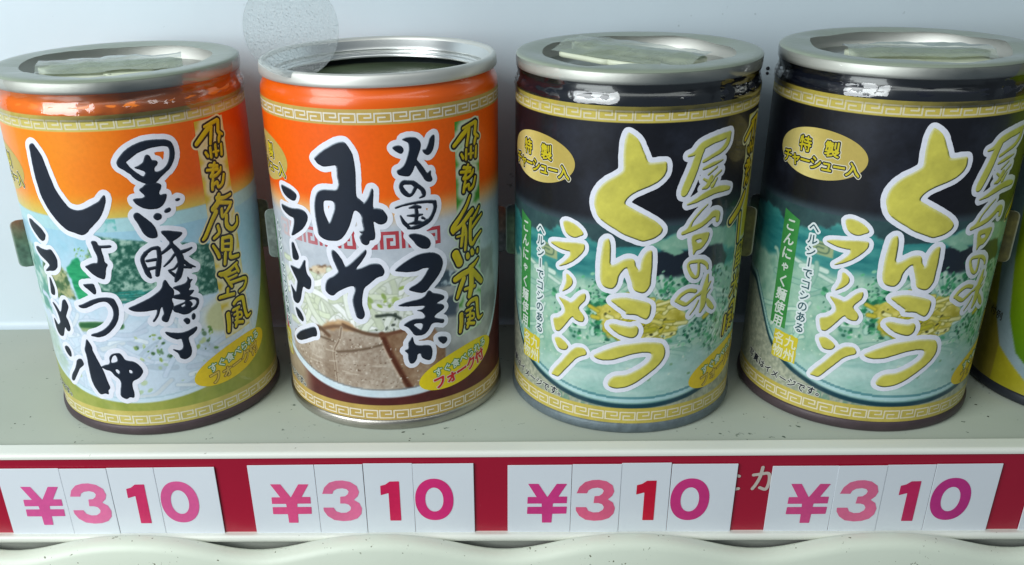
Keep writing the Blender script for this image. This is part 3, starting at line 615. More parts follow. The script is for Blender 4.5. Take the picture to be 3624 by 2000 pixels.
  ('h', '13.96,57.43 15.61,57.54 15.86,56.71 14.5,56.55'),
  ('s', '15.6,50.79,0.36 15.82,48.87,0.39 15.56,47.03,0.51 14.48,46.96,0.42 13.3,48.25,0.42 12.36,50.28,0.36 12.69,51.29,0.43 14.46,51.4,0.49 16.69,50.99,0.5 18.5,49.67,0.42 19,48.48,0.28'),
  ('s', '9.7,40.88,0.51 10.97,42.35,0.56 13.22,43.23,0.56 15.41,42.68,0.51'),
  ('s', '10.29,40.52,0.51 12.42,39.36,0.57 13.85,39.93,0.46 15.9,41.2,0.4'),
  ('s', '19.26,46.51,0.34 18.91,43.85,0.87 18.55,41.16,1.04 18.56,38.36,0.94 17.8,36.15,0.41'),
  ('s', '20.64,44.26,0.23 19.05,42.71,0.64 16.52,41.34,0.4'),
  ('s', '20.58,42.06,0.23 18.63,40.59,0.53'),
  ('s', '16.72,39.63,0.23 15.66,37.62,0.23 14.27,35.94,0.12'),
  ('s', '19.87,39.16,0.41 21.23,37.4,0.72 22.61,36.02,0.49'),
 ],
 'banner_kurume': [
  ('s', '32.74,66.04,0.72 29.77,62.88,0.92 25.37,60.06,0.73'),
  ('s', '31.01,60.44,0.72 31.5,52.75,0.56'),
 ],
}
# ------------------------------------------------------------------ materials
M = {}
M['wall'] = mat('white_enamel_wall', (204, 218, 226), 0.45, var=0.03, var_scale=25, bump=0.04, bump_scale=180, dirt=(150, 165, 170), dirt_scale=420, dirt_cut=(0.72, 0.80))
M['shelf'] = mat('grey_green_shelf_enamel', (166, 173, 160), 0.36, var=0.09, var_scale=14, bump=0.05, bump_scale=150, rough_var=0.08, dirt=(70, 84, 72), dirt_scale=480, dirt_cut=(0.675, 0.73))
M['trim'] = mat('ivory_plastic_trim', (232, 234, 224), 0.35, var=0.03, var_scale=40, dirt=(110, 110, 84), dirt_scale=520, dirt_cut=(0.73, 0.78), stretch=(0.3, 1, 1))
M['panel'] = mat('yellowed_plastic_panel', (224, 232, 214), 0.42, var=0.05, var_scale=18, bump=0.06, bump_scale=420, dirt=(96, 98, 70), dirt_scale=900, dirt_cut=(0.685, 0.73))
M['red'] = mat('red_price_rail_backing', (160, 14, 46), 0.28, coat=0.4, coat_rough=0.18, var=0.22, var_scale=9, bump=0.03, bump_scale=500, stretch=(0.25, 1, 1), dirt=(196, 96, 110), dirt_scale=900, dirt_cut=(0.73, 0.78))  # broad tone variation painted into the red to stand for reflections
M['card'] = mat('white_card', (222, 228, 234), 0.32, var=0.03, var_scale=30)
M['steel'] = mat('bright_tinplate', (222, 222, 216), 0.54, 0.8, var=0.05, var_scale=90, rough_var=0.06, stretch=(1, 1, 6))
M['steel_lid'] = mat('brushed_lid_tinplate', (222, 224, 222), 0.30, 0.95, var=0.03, var_scale=30, rough_var=0.04)
M['seam_silver'] = mat('scuffed_silver_seam', (176, 172, 164), 0.36, 1.0, var=0.10, var_scale=120, rough_var=0.10, bump=0.1, bump_scale=500)
M['seam_grey'] = mat('dull_grey_mottled_seam', (104, 116, 122), 0.55, 0.35, var=0.22, var_scale=420, rough_var=0.1, bump=0.25, bump_scale=900)
M['seam_brown'] = mat('dark_brown_seam', (74, 62, 66), 0.5, 0.25, var=0.18, var_scale=200, rough_var=0.12, bump=0.15, bump_scale=600)
M['seam_dark'] = mat('blackened_seam', (40, 44, 52), 0.45, 0.3, var=0.15, var_scale=200)
M['print'] = print_mat('label_print')
M['print_gloss'] = print_mat('glossy_label_print', 0.40, 0.30, 0.05)
M['print_card'] = print_mat('card_print', 0.35, 0.0)
M['neck_orange'] = mat('orange_lacquer', (236, 96, 8), 0.3, coat=0.35, coat_rough=0.06, var=0.05, var_scale=60)
M['neck_orange_pale'] = mat('pale_orange_lacquer', (236, 122, 28), 0.3, coat=0.4, coat_rough=0.06, var=0.06, var_scale=60)
M['neck_navy'] = mat('navy_lacquer', (22, 25, 36), 0.22, coat=0.8, coat_rough=0.05, var=0.1, var_scale=80)
M['neck_yellow'] = mat('yellow_lacquer', (140, 130, 40), 0.3, coat=0.5)
M['film'] = clear_mat('shrink_film', 0.06, 0.035, (0.97, 0.98, 0.97), bump=0.22, bump_scale=170)
M['film_top'] = clear_mat('milky_shrink_film', 0.0, 0.30, (0.95, 0.97, 0.94), (176, 188, 168), 0.90, bump=0.10, bump_scale=500)
M['wrapper'] = clear_mat('pale_fork_wrapper', 0.03, 0.14, (0.96, 0.98, 0.94), (214, 226, 204), 0.36, bump=0.15, bump_scale=420)
M['tab'] = clear_mat('clear_sleeve_plastic', 0.30, 0.06, (0.92, 0.96, 0.94))
M['tab_edge'] = mat('cut_edge_of_clear_plastic', (170, 180, 180), 0.3)
M['fork'] = mat('ivory_fork_plastic', (226, 232, 206), 0.35, var=0.03, var_scale=80)
M['soup'] = mat('murky_green_soup', (76, 86, 66), 0.25, var=0.6, var_scale=45, coat=0.2)
M['inside'] = mat('dark_can_interior', (58, 66, 74), 0.35, 0.6, var=0.1)
M['disc'] = clear_mat('frosted_disc', 0.02, 0.30, (0.95, 0.97, 0.97), (230, 236, 236), 0.12, bump=0.6, bump_scale=1700)
M['disc_edge'] = mat('sticker_disc_edge', (214, 222, 222), 0.3)
M['hole'] = mat('dark_hole', (24, 28, 38), 0.6)


def tag(o, label=None, cat=None, group=None, kind=None):
    if label: o['label'] = label
    if cat: o['category'] = cat
    if group: o['group'] = group
    if kind: o['kind'] = kind
    return o


def empty(name, loc):
    o = bpy.data.objects.new(name, None)
    o.empty_display_size = 0.01
    o.location = [c * S for c in loc]
    COL.objects.link(o)
    return o


def extrude_profile(name, prof, x0, x1, nx=2, bend=None, smooth=True):
    """prof = [(y, z)] open line, drawn out along x (mm)"""
    xs = np.linspace(x0, x1, nx)
    P = np.array(prof, float)
    V = []
    for x in xs:
        q = P.copy()
        if bend is not None: q = bend(x, q)
        V.append(np.column_stack([np.full(len(q), x), q]))
    V = np.concatenate(V) * S
    k = len(P)
    F = []
    for i in range(nx - 1):
        a = i * k + np.arange(k - 1)
        F.append(np.stack([a, a + 1, a + 1 + k, a + k], 1))
    return mesh_np(name, V, F, smooth)


def arc(cy, cz, r, a0, a1, n=8):
    t = np.radians(np.linspace(a0, a1, n))
    return [(cy + r * math.cos(q), cz + r * math.sin(q)) for q in t]


# ------------------------------------------------------------------ the setting
X0, X1 = -330, 560
wall = link('back_wall', extrude_profile('back_wall', [(44.3, 230), (44.3, 2.5)] + arc(41.8, 2.5, 2.5, 0, -88, 6)[1:], X0, X1, 2), M['wall'])
tag(wall, kind='structure')
shelf = link('shelf', extrude_profile('shelf', [(47.0, 0), (-37.4, 0), (-37.8, -0.6), (-43.6, -0.6), (-43.6, -60)], X0, X1, 2, smooth=False), M['shelf'])
tag(shelf, kind='structure')
hole = empty('wall_fixing', (190.5, 44.3, 86.8))
tag(hole, 'small dark fixing hole in the white wall between the two black cans', 'hole')
for dz, r in ((.8, .6), (-.7, .5)):
    me = lathe('screw_slot', [(0.01, 0.5), (r * 0.6, 0.45), (r, 0.0)], 12)
    o = link('screw_slot', me, M['hole'], hole); o.rotation_euler = (math.radians(90), 0, 0); o.location = (0, 0, dz * S)

# price rail: lip, red backing, lower ledge
rail = empty('price_rail', (100, -44, -14))
tag(rail, 'red price rail with ivory edges running under the row of cans', 'price rail')


def rail_part(name, prof, m, **k):
    me = extrude_profile(name, [(y + 44, z + 14) for y, z in prof], X0 - 100, X1 - 100, **k)
    return link(name, me, m, rail)


rail_part('upper_lip', [(-38.4, -0.6), (-38.5, 0.1)] + arc(-39.3, 0.1, .7, 20, 100, 5) + [(-41.0, 0.62)] + arc(-43.1, -0.55, 1.25, 95, 185, 9) + [(-44.3, -1.0)], M['trim'])
rail_part('red_backing', [(-43.9, -0.5), (-44.0, -27.2)], M['red'])
rail_part('lower_ledge', [(-43.8, -26.7), (-45.0, -26.8)] + arc(-45.4, -27.6, 0.9, 90, 180, 6) + [(-46.3, -28.6), (-45.6, -29.0), (-44.6, -29.1), (-44.6, -46)], M['trim'])

# scalloped front panel below the rail
def scallop(x):
    ph = (x - 69.0) / 72.4 * 2 * math.pi
    return -27.3 + 2.7 * (math.cos(ph) - 0.12 * math.cos(2 * ph))


def scal_bend(x, q):
    q = q.copy(); q[:, 1] += scallop(x); return q


prof = [(-46.2, -14), (-46.2, -2.0)] + arc(-48.4, -2.2, 2.2, 0, 90, 6) + arc(-49.6, -3.4, 3.4, 90, 165, 8) + [(-53.6, -6.0), (-54.6, -11), (-55.0, -40)]
scal = link('scalloped_panel', extrude_profile('scalloped_panel', prof, X0, X1, 260, scal_bend), M['panel'])
tag(scal, 'ivory moulded panel with a wavy scalloped top edge below the price rail', 'panel')

# ------------------------------------------------------------------ price cards
YEN = '38.09,-9.53 41.03,-9.55 43.6,-14.12 46.18,-9.58 49.14,-9.6 46.76,-13.95 49.24,-13.96 49.2,-16.27 45.26,-16.3 45.15,-17.45 49.25,-17.45 49.15,-19.9 45.1,-19.95 44.96,-23.06 42.21,-23.05 42.15,-19.97 37.85,-19.96 37.95,-17.48 42.09,-17.48 42.0,-16.35 37.92,-16.35 37.99,-14.05 40.54,-14.05'
THREE = '52.82,-12.92 53.55,-10.76 55.12,-9.07 57.06,-8.45 58.95,-8.35 61.11,-8.85 62.9,-10.25 63.47,-12.34 62.95,-13.85 61.75,-15.07 63.26,-16.15 63.93,-18.08 63.63,-20.02 62.4,-21.58 60.42,-22.35 58.15,-22.54 55.61,-22.13 53.8,-20.75 52.83,-18.99 52.72,-17.71 55.72,-17.73 56.35,-19.01 57.74,-19.6 59.35,-19.53 60.53,-18.65 60.77,-17.68 60.2,-16.71 59.12,-16.32 57.75,-16.31 57.94,-13.94 59.31,-13.83 60.16,-13.08 60.49,-12.13 59.98,-11.37 58.74,-11.02 57.14,-11.24 56.14,-11.91 55.74,-12.94'
ONE = '69.65,-10.48 71.09,-10.04 72.4,-9 75.1,-8.94 75.1,-22.62 71.9,-22.62 71.9,-12.96 69.61,-13.7'
pp = lambda s: np.array([[float(c) for c in q.split(',')] for q in s.split()])


def flat_map(u, v, off=0.0):
    return np.stack([u, np.full_like(u, -off), v], -1) * S


DIGIT = {}


def digit_sheet(d):
    if d not in DIGIT:
        sh = Sheet(-9, 9, -11, 11, 0.16)
        if d == 'yen': sh.poly(pp(YEN) - (43.6, -15.2), smooth=0)
        if d == 'three':
            q = pp(THREE) - (58.3, -15.2); sh.poly(q, smooth=0)
        if d == 'one': sh.poly(pp(ONE) - (72.3, -15.2), smooth=0)
        if d == 'zero':
            t = np.linspace(0, 2 * math.pi, 48, endpoint=False)
            e = lambda a, b, n: np.stack([a * np.sign(np.cos(t)) * abs(np.cos(t)) ** n, b * np.sign(np.sin(t)) * abs(np.sin(t)) ** n], 1)
            sh.poly(e(5.5, 7.2, 0.93), smooth=0); sh.poly(e(2.6, 4.15, 0.95), True, smooth=0)
        DIGIT[d] = sh
    return DIGIT[d]


PINK = {0: ((226, 92, 158), (236, 120, 168), (214, 52, 104), (230, 96, 156)), 1: ((232, 84, 138), (238, 116, 160), (218, 34, 88), (222, 48, 122)),
        2: ((220, 62, 138), (232, 100, 138), (206, 20, 54), (212, 56, 130)), 3: ((222, 78, 140), (232, 112, 152), (198, 40, 94), (194, 52, 132))}
GX = [(-40.34, -21.98, -8.22, 5.41, 22.95), (32.31, 51.39, 65.18, 79.18, 96.54), (106.0, 124.15, 138.06, 152.01, 170.39), (179.95, 198.3, 211.84, 225.19, 243.29), (252.3, 271.0, 284.7, 298.4, 316.0)]
CANNAME = ['pale orange can', 'open orange can', 'left black can', 'right black can', 'cut-off yellow can']
KINDS = [('yen', 'yen sign'), ('three', 'figure three'), ('one', 'figure one'), ('zero', 'figure zero')]
CX = [(43.6 - 32.31, 58.3 - 51.39, 72.3 - 65.18, 84.95 - 79.18)] 
TOPZ = [(-3.9, -3.95, -3.85, -3.75), (-3.2, -3.05, -2.85, -3.0), (-3.7, -3.45, -3.2, -3.6), (-4.5, -4.45, -4.3, -4.1), (-4, -4, -4, -4)]
for g in range(5):
    for k, (d, word) in enumerate(KINDS):
        if g == 4 and k > 0: continue
        x0, x1 = GX[g][k] + 0.06, GX[g][k + 1] - 0.06
        z1 = TOPZ[g][k]; z0 = -26.95
        yo = -44.25 - (0.12 if k == 1 else 0.05 if k == 3 else 0.0)
        cxp = x0 + CX[0][k]; czp = -15.3 + (z1 + 3.3) * 0.6
        root = empty('price_card', (cxp, yo, z0))
        tag(root, f'white price card with pink {word} below the {CANNAME[g]}' if g < 4 else 'white price card edge below the cut-off yellow can at the right', 'price card', 'price cards on the red rail')
        bm = bmesh.new()
        bmesh.ops.create_cube(bm, size=1.0)
        for v in bm.verts:
            v.co = Vector(((x0 if v.co.x < 0 else x1) - cxp, -0.28 * (v.co.y < 0), (0.0 if v.co.z < 0 else z1 - z0))) * S
        bmesh.ops.rotate(bm, verts=bm.verts, cent=(0, 0, 0), matrix=Matrix.Rotation(math.radians(random.uniform(-0.35, 0.35)), 3, 'Y'))
        bmesh.ops.bevel(bm, geom=bm.edges[:], offset=0.06 * S, segments=1, affect='EDGES')
        me = bpy.data.meshes.new('card'); bm.to_mesh(me); bm.free()
        link('card', me, M['card'], root)
        if g < 4:
            sh = digit_sheet(d)
            pk = np.array(PINK[g][k], float)
            sd_ = random.randint(0, 999)
            ink = lambda u, v, pk=pk, q=sd_: lin(np.clip(pk * (0.97 + 0.10 * (fbm(u, v, 0.12, q, 2)[:, None] - 0.5)), 0, 255))
            o = decal('printed_figure', sh, sh.sd, ink, flat_map, 0.36, M['print_card'], root)
            o.location = (0, 0, (czp - z0) * S)
            o['label'] = f'pink printed {word}'

# the hand lettering on the red backing that the cards half cover
sh = Sheet(165, 186, -20, 0, 0.15)
for p in ([(175.09, -7.62, .5), (177.19, -7.3, .5), (179.15, -7.1, .5), (179.68, -8.94, .5), (179.5, -11.17, .5), (178.89, -12.47, .5), (177.28, -11.9, .5)],
          [(177.38, -5.07, .5), (176.99, -8.19, .5), (176.07, -10.78, .5), (175.26, -12.26, .5)], [(181.2, -6.2, .5), (182.4, -7.8, .5)],
          [(167.4, -7.6, .5), (169.3, -7.4, .5), (171.1, -8.0, .5)], [(167.2, -11.6, .5), (169.0, -12.6, .5), (171.3, -12.2, .5)]):
    sh.stroke(np.array(p) + (0, 0, -0.02))
o = decal('rail_lettering', sh, sh.sd, (196, 186, 176), lambda u, v, off: np.stack([u - 100, np.full_like(u, -off), v + 14], -1) * S, 0.12, M['print_card'], rail)
o['label'] = 'cream handwritten kana on the red backing, half covered by price cards'


# ------------------------------------------------------------------ label art
class Canvas:
    def __init__(s, u0, u1, v0, v1, h):
        s.h = h
        s.u = np.linspace(u0, u1, int(round((u1 - u0) / h)) + 1); s.v = np.linspace(v0, v1, int(round((v1 - v0) / h)) + 1)
        s.U, s.V = np.meshgrid(s.u, s.v, indexing='ij')
        s.C = np.zeros(s.U.shape + (3,))

    def win(s, p, pad):
        a, b = np.searchsorted(s.u, [p[:, 0].min() - pad, p[:, 0].max() + pad]); c, d = np.searchsorted(s.v, [p[:, 1].min() - pad, p[:, 1].max() + pad])
        return slice(a, b), slice(c, d)

    def mix(s, alpha, col, w=(slice(None), slice(None))):
        a = np.clip(alpha, 0, 1)[..., None]
        s.C[w] = s.C[w] * (1 - a) + np.asarray(col, float) * a

    def ell(s, u, v, a, b, col, rot=0.0, soft=0.3, alpha=1.0):
        p = np.array([[u - max(a, b), v - max(a, b)], [u + max(a, b), v + max(a, b)]]); w = s.win(p, 1)
        c, q = math.cos(rot), math.sin(rot)
        x = (s.U[w] - u) * c + (s.V[w] - v) * q; y = -(s.U[w] - u) * q + (s.V[w] - v) * c
        r = np.sqrt((x / a) ** 2 + (y / b) ** 2)
        s.mix(alpha * (1 - sstep(1 - soft, 1, r)), col, w)

    def poly(s, p, col, soft=0.3, wob=0.0, alpha=1.0, seed=1):
        p = np.asarray(p, float); w = s.win(p, 2)
        U, V = s.U[w], s.V[w]
        d = seg_dist(U, V, p, np.roll(p, -1, 0)); d = np.where(inside_test(U, V, p, np.roll(p, -1, 0)), -d, d)
        if wob: d = d + (fbm(U, V, 0.5, seed, 3) - 0.5) * 2 * wob
        c = col(U, V) if callable(col) else col
        s.mix(alpha * (1 - sstep(-soft, soft, d)), c, w)

    def stroke(s, p, r, col, edge=None, soft=0.2, alpha=1.0):
        p = smooth_open(np.asarray(p, float), 4); w = s.win(p, r + 1)
        U, V = s.U[w], s.V[w]
        if U.size == 0: return
        d = seg_dist(U, V, p[:-1], p[1:])
        if edge is not None: s.mix(alpha * 0.8 * (1 - sstep(r, r + 0.45, d)), edge, w)
        s.mix(alpha * (1 - sstep(r - soft, r + soft, d)), col, w)


def noodles(cv, n, u0, u1, v0, v1, cols, edge, r=0.55, length=(7, 16), bend=0.5, seed=1, vertical=0.3):
    q = random.Random(seed)
    for _ in range(n):
        u, v = q.uniform(u0, u1), q.uniform(v0, v1)
        a = q.uniform(-0.7, 0.7) + (1.4 if q.random() < vertical else 0) + (math.pi if q.random() < .5 else 0)
        k = q.uniform(-bend, bend) * 0.35
        L = q.uniform(*length); p = [(u, v)]
        for _s in range(6):
            u += math.cos(a) * L / 6; v += math.sin(a) * L / 6; a += k
            p.append((min(max(u, u0 - 3), u1 + 3), min(max(v, v0 - 2), v1 + 2)))
        c = np.array(q.choice(cols), float) * q.uniform(0.94, 1.04)
        cv.stroke(p, r * q.uniform(0.75, 1.15), np.clip(c, 0, 255), edge, 0.25)


def crumbs(cv, n, u0, u1, v0, v1, cols, size=(0.3, 0.9), seed=1, gauss=False):
    q = random.Random(seed)
    for _ in range(n):
        if gauss: u, v = q.gauss((u0 + u1) / 2, (u1 - u0) / 4), q.gauss((v0 + v1) / 2, (v1 - v0) / 4)
        else: u, v = q.uniform(u0, u1), q.uniform(v0, v1)
        a = q.uniform(*size)
        cv.ell(u, v, a, a * q.uniform(0.45, 0.9), q.choice(cols), q.uniform(0, 3.1), 0.5, q.uniform(0.6, 1))


BOWL_U = np.array([-48.6, -44.9, -37.3, -27.2, -17, -5.5, 6.9, 20.2, 33, 42, 46, 60]); BOWL_V = np.array([36, 25.5, 17.6, 13.2, 10.4, 9.2, 9.4, 11.4, 16, 25, 36, 60])
LU0, LU1, LV0, LV1 = -63.0, 61.0, 3.2, 92.9


def bowl_edge(cv, du, dv):
    b = np.interp(cv.u - du, BOWL_U, BOWL_V) + dv
    b = np.convolve(np.pad(b, 20, 'edge'), np.ones(41) / 41, 'valid')
    return cv.V - b[:, None]


def paint_bands(cv, gold):
    U, V = cv.U, cv.V
    n = fbm(U, V, 0.3, 5, 3)[..., None]
    cv.C = np.where(((V > 88.85))[..., None], np.array(gold) * (0.94 + 0.12 * n), cv.C)
    cv.C = np.where(((V < 8.2))[..., None], np.array(gold) * (0.92 + 0.14 * n), cv.C)


def paint_soy():
    cv = Canvas(LU0, LU1, LV0, LV1, 0.27); U, V = cv.U, cv.V
    n1 = fbm(U, V, 0.06, 1, 3); n2 = fbm(U, V, 0.35, 2, 4); n3 = fbm(U, V, 1.1, 3, 3)
    top = lerp((242, 138, 22), (230, 84, 14), (U + 10) / 50 + (n1 - .5) * .4)
    top = lerp((212, 192, 92), top, sstep(65.5, 73.5, V))
    cv.C = top
    bowl = lerp((160, 204, 222), (206, 222, 236), (60 - V) / 24 + (n2 - .5) * .6)
    e = sstep(66.0, 66.5, V)
    cv.C = cv.C * e[..., None] + bowl * (1 - e[..., None])
    cv.mix((V > 62.4) * (V < 66.1) * 0.75, (178, 216, 216))
    cv.mix((V > 62.4) * (V < 66.1) * sstep(.5, .62, n2) * (U > -10) * (U < 4) * .7, (84, 178, 168))
    # seaweed sheet
    nori = lambda u, v: lerp((34, 92, 76), (176, 206, 190), sstep(.40, .74, fbm(u, v, 1.0, 11, 4) * .7 + fbm(u, v, .12, 19, 2) * .35) * .9)
    cv.poly([(-2.3, 61.8), (10, 59.4), (22, 56.8), (32, 54), (34, 47), (28, 40.5), (12, 41.5), (-6.3, 42.6), (-8, 52)], nori, 0.35, 0.25)
    for k in range(26):
        q = random.Random(k); u = q.uniform(-6, 14); v = q.uniform(42, 45.5)
        cv.stroke([(u, v), (u + 6, v + q.uniform(-.4, .4))], 0.2, (40, 150, 140) if k % 2 else (20, 90, 80), alpha=.7)
    # green leaf and mushroom bits at the left
    cv.poly([(-13, 52), (-8.5, 55), (-6.5, 50), (-6, 43), (-11, 42)], lambda u, v: lerp((20, 130, 86), (60, 180, 120), fbm(u * .5, v * 2.2, 0.8, 4, 2)), .4, .6)
    cv.poly([(-24, 52), (-17, 53.5), (-13, 49), (-12.5, 43), (-19, 42), (-26, 45)], lambda u, v: lerp((70, 104, 66), (176, 178, 130), sstep(.35, .7, fbm(u, v, .55, 9, 3))), .6, 1.2)
    cv.poly([(-40, 55), (-28, 56), (-22, 48), (-25, 36), (-40, 36)], lambda u, v: lerp((80, 150, 130), (190, 214, 200), sstep(.3, .7, fbm(u, v, .4, 8, 3))), 1.0, 1.5, .9)
    crumbs(cv, 22, -9, 0, 55.5, 58.0, [(150, 190, 80), (110, 160, 70)], (.3, .7), 5)
    # soup and noodles
    noodles(cv, 70, -30, 36, 15, 39, [(214, 226, 240), (204, 218, 234), (220, 230, 236), (196, 212, 226)], (176, 196, 212), .6, (8, 18), .5, 21, .15)
    cv.stroke([(-12, 34.6), (-7, 35.3), (0, 35.4)], 0.9, (48, 100, 58), (120, 160, 110), .5)
    cv.stroke([(-12, 33.4), (-3, 33.9)], 0.5, (150, 170, 120), None, .5)
    cv.ell(29.5, 33.6, 9.4, 7.2, (216, 222, 214), .1, .35); cv.ell(29.5, 33.2, 7.0, 5.4, (206, 208, 158), .1, .25)
    crumbs(cv, 60, 2, 26, 24, 32, [(96, 140, 60), (150, 176, 90), (60, 100, 50), (190, 206, 150)], (.3, 1.2), 8)
    crumbs(cv, 30, -28, 24, 14, 24, [(170, 196, 150), (190, 208, 170)], (.4, 1.4), 9)
    cv.poly([(-38, 36), (-26, 30), (-22, 20), (-30, 12), (-40, 12)], lambda u, v: lerp((150, 182, 150), (216, 226, 230), fbm(u, v, .3, 6, 3)), 1.5, 2, .7)
    # rim of the bowl
    be = bowl_edge(cv, 2.0, 1.6)
    cv.mix(sstep(2.4, 1.2, be) * (V < 60) * .8, (206, 226, 238))
    cv.mix(sstep(.3, -.3, be) * (V < 62), lerp((136, 150, 62), (170, 172, 84), n2))
    cv.mix((abs(be - 1.5) < .25) * (V < 40) * .35, (150, 180, 190))
    paint_bands(cv, (200, 184, 98))
    return cv


def paint_miso():
    cv = Canvas(LU0, LU1, LV0, LV1, 0.27); U, V = cv.U, cv.V
    n1 = fbm(U, V, 0.06, 31, 3); n2 = fbm(U, V, 0.35, 32, 4); n3 = fbm(U, V, 1.2, 33, 3)
    top = lerp((240, 88, 4), (244, 104, 8), n1)
    top = lerp((232, 184, 130), top, sstep(64.5, 71, V))
    bowl = lerp((200, 206, 214), (178, 186, 196), (n2 - .3) * 1.5)
    cv.C = lerp(bowl, top, sstep(61.5, 66.5, V))
    # wood ear and mushrooms at the back
    cv.poly([(-21, 48), (-17, 50.5), (-9, 49.5), (-9, 46.5), (-21, 46)], lambda u, v: lerp((110, 80, 56), (220, 200, 170), sstep(.35, .65, fbm(u, v, .7, 4, 3))), .5, .8)
    # noodles
    cv.poly([(-34, 46), (-16, 47.5), (6, 48.5), (12, 44), (12, 32), (-10, 31), (-30, 29)], lambda u, v: lerp((206, 212, 198), (232, 236, 228), fbm(u, v, .4, 2, 3)), 1.2, 1.0)
    noodles(cv, 80, -30, 11, 32, 47, [(232, 236, 226), (222, 228, 210), (242, 244, 240), (214, 222, 196)], (166, 174, 152), .8, (8, 18), .9, 41, .5)
    crumbs(cv, 9, -4, 9, 38, 46, [(150, 176, 76), (128, 156, 70)], (.6, 1.8), 6)
    crumbs(cv, 12, -2, 9, 32, 37, [(44, 54, 44), (80, 90, 70)], (.4, 1.3), 7)
    cv.stroke([(-1, 36.5), (3, 36.8), (5.5, 35.6)], .45, (50, 60, 52), None, .4)
    # fish cake and broth at the right
    cv.poly([(11, 50), (22, 50), (40, 50), (44, 20), (20, 14), (8, 20), (10, 36)], lambda u, v: lerp((136, 138, 138), (198, 200, 198), .5 + (fbm(u, v, .16, 12, 4) - .5) * 1.8), 1.2, 1.2)
    cv.poly([(13, 47.5), (18, 48.5), (23, 46), (23, 42), (15, 43.5)], lambda u, v: lerp((60, 78, 92), (176, 192, 200), sstep(.45, .75, fbm(u, v, .6, 13, 3))), .6, .8)
    cv.poly([(18, 40), (23, 39.5), (22.5, 33.5), (17, 34)], (70, 82, 98), .8, .6)
    # slices of roast pork
    pork = lambda u, v: lerp((146, 126, 108), (202, 190, 174), .5 + (fbm(u, v, .12, 14, 3) - .5) * 1.3 + (fbm(u, v, 1.5, 16, 3) - .5) * .8)
    cv.poly([(-33, 25), (-24, 29), (-19.5, 30.6), (-11, 33.5), (-7, 31.5), (-1, 30.5), (3, 30.9), (10, 32), (13, 28), (16, 12), (-33, 10)], pork, .5, .6)
    cv.poly([(-22, 29.5), (-16, 33.5), (-11, 35), (-6, 32), (-12, 31.5)], lambda u, v: lerp((176, 130, 84), (214, 182, 140), fbm(u, v, .5, 3, 2)), .6, .7, .9)
    cv.stroke([(-19.5, 30.2), (-12, 32.6), (-3, 31.0), (4, 31.2), (11, 32.2)], .55, (104, 76, 56), None, .5, .8)
    cv.poly([(-11.6, 32.2), (-12.5, 28.5), (-14.6, 24.5), (-14.6, 18), (-14.4, 13), (-19, 13), (-18.5, 20), (-18, 26), (-17, 30)], (120, 98, 78), 1.6, .4, .45)
    cv.stroke([(-11.6, 32.2), (-12.5, 28.5), (-14.6, 24.5), (-14.6, 20), (-14.4, 13)], .22, (112, 90, 72), (222, 208, 188), .3)
    cv.poly([(0.2, 31), (6, 32.2), (15, 31.6), (18.5, 24), (18, 14), (8, 11), (5.6, 16.5), (3.2, 22), (1.4, 26.5)], lambda u, v: lerp((126, 92, 66), (172, 146, 120), .5 + (fbm(u, v, .15, 24, 3) - .5) * 1.4 + (fbm(u, v, 1.3, 25, 2) - .5) * .7), .4, .3)
    cv.stroke([(0.2, 30.8), (1.6, 26.5), (3.4, 22), (5.8, 16.5), (8, 12)], .75, (84, 42, 26), (140, 98, 74), .6)
    cv.stroke([(-.6, 29.8), (.7, 26), (2.5, 21.5), (4.9, 16)], .22, (214, 198, 176), None, .25, .8)
    cv.stroke([(.2, 30.6), (6, 31.8), (11, 32.6)], .5, (110, 70, 50), None, .4)
    cv.stroke([(-14, 24.3), (-6, 26.0), (0, 27.8)], .35, (104, 84, 66), None, .4)
    cv.stroke([(-22, 28.3), (-14.5, 27.6)], .3, (104, 84, 66), None, .4)
    crumbs(cv, 260, -30, 14, 13, 30, [(222, 212, 196), (112, 88, 68), (206, 194, 176), (96, 72, 54)], (.15, .5), 17)
    cv.stroke([(-31, 26), (-24, 29.2), (-19.5, 30.9), (-16, 29.0)], .5, (92, 66, 48), (150, 122, 96), .5, .9)
    cv.stroke([(-11, 33.4), (-6, 31.6), (-1, 30.6)], .4, (98, 70, 50), None, .4, .9)
    for q_ in range(10):
        r_ = random.Random(q_ + 300); u_ = r_.uniform(-28, -2); v_ = r_.uniform(14, 27)
        cv.stroke([(u_, v_), (u_ + r_.uniform(2, 5), v_ + r_.uniform(-.8, .8))], .16, (214, 202, 184), None, .2, .7)
    cv.ell(-38, 25, 1.2, 4.5, (196, 60, 70), .15, .5)
    be = bowl_edge(cv, 0.5, 1.4)
    cv.mix(sstep(2.7, 2.2, be) * (V < 45), lerp((196, 214, 224), (222, 234, 240), n2))
    cv.mix((abs(be - 2.6) < .3) * (V < 40) * .5, (110, 120, 128))
    cv.mix(sstep(.4, -.3, be) * (V < 45), lerp((70, 22, 22), (96, 40, 36), n2))
    cv.mix(sstep(-22, -30, U) * sstep(.2, -.3, be) * (V < 30), lerp((150, 132, 110), (176, 160, 134), n2))
    paint_bands(cv, (190, 160, 84))
    return cv


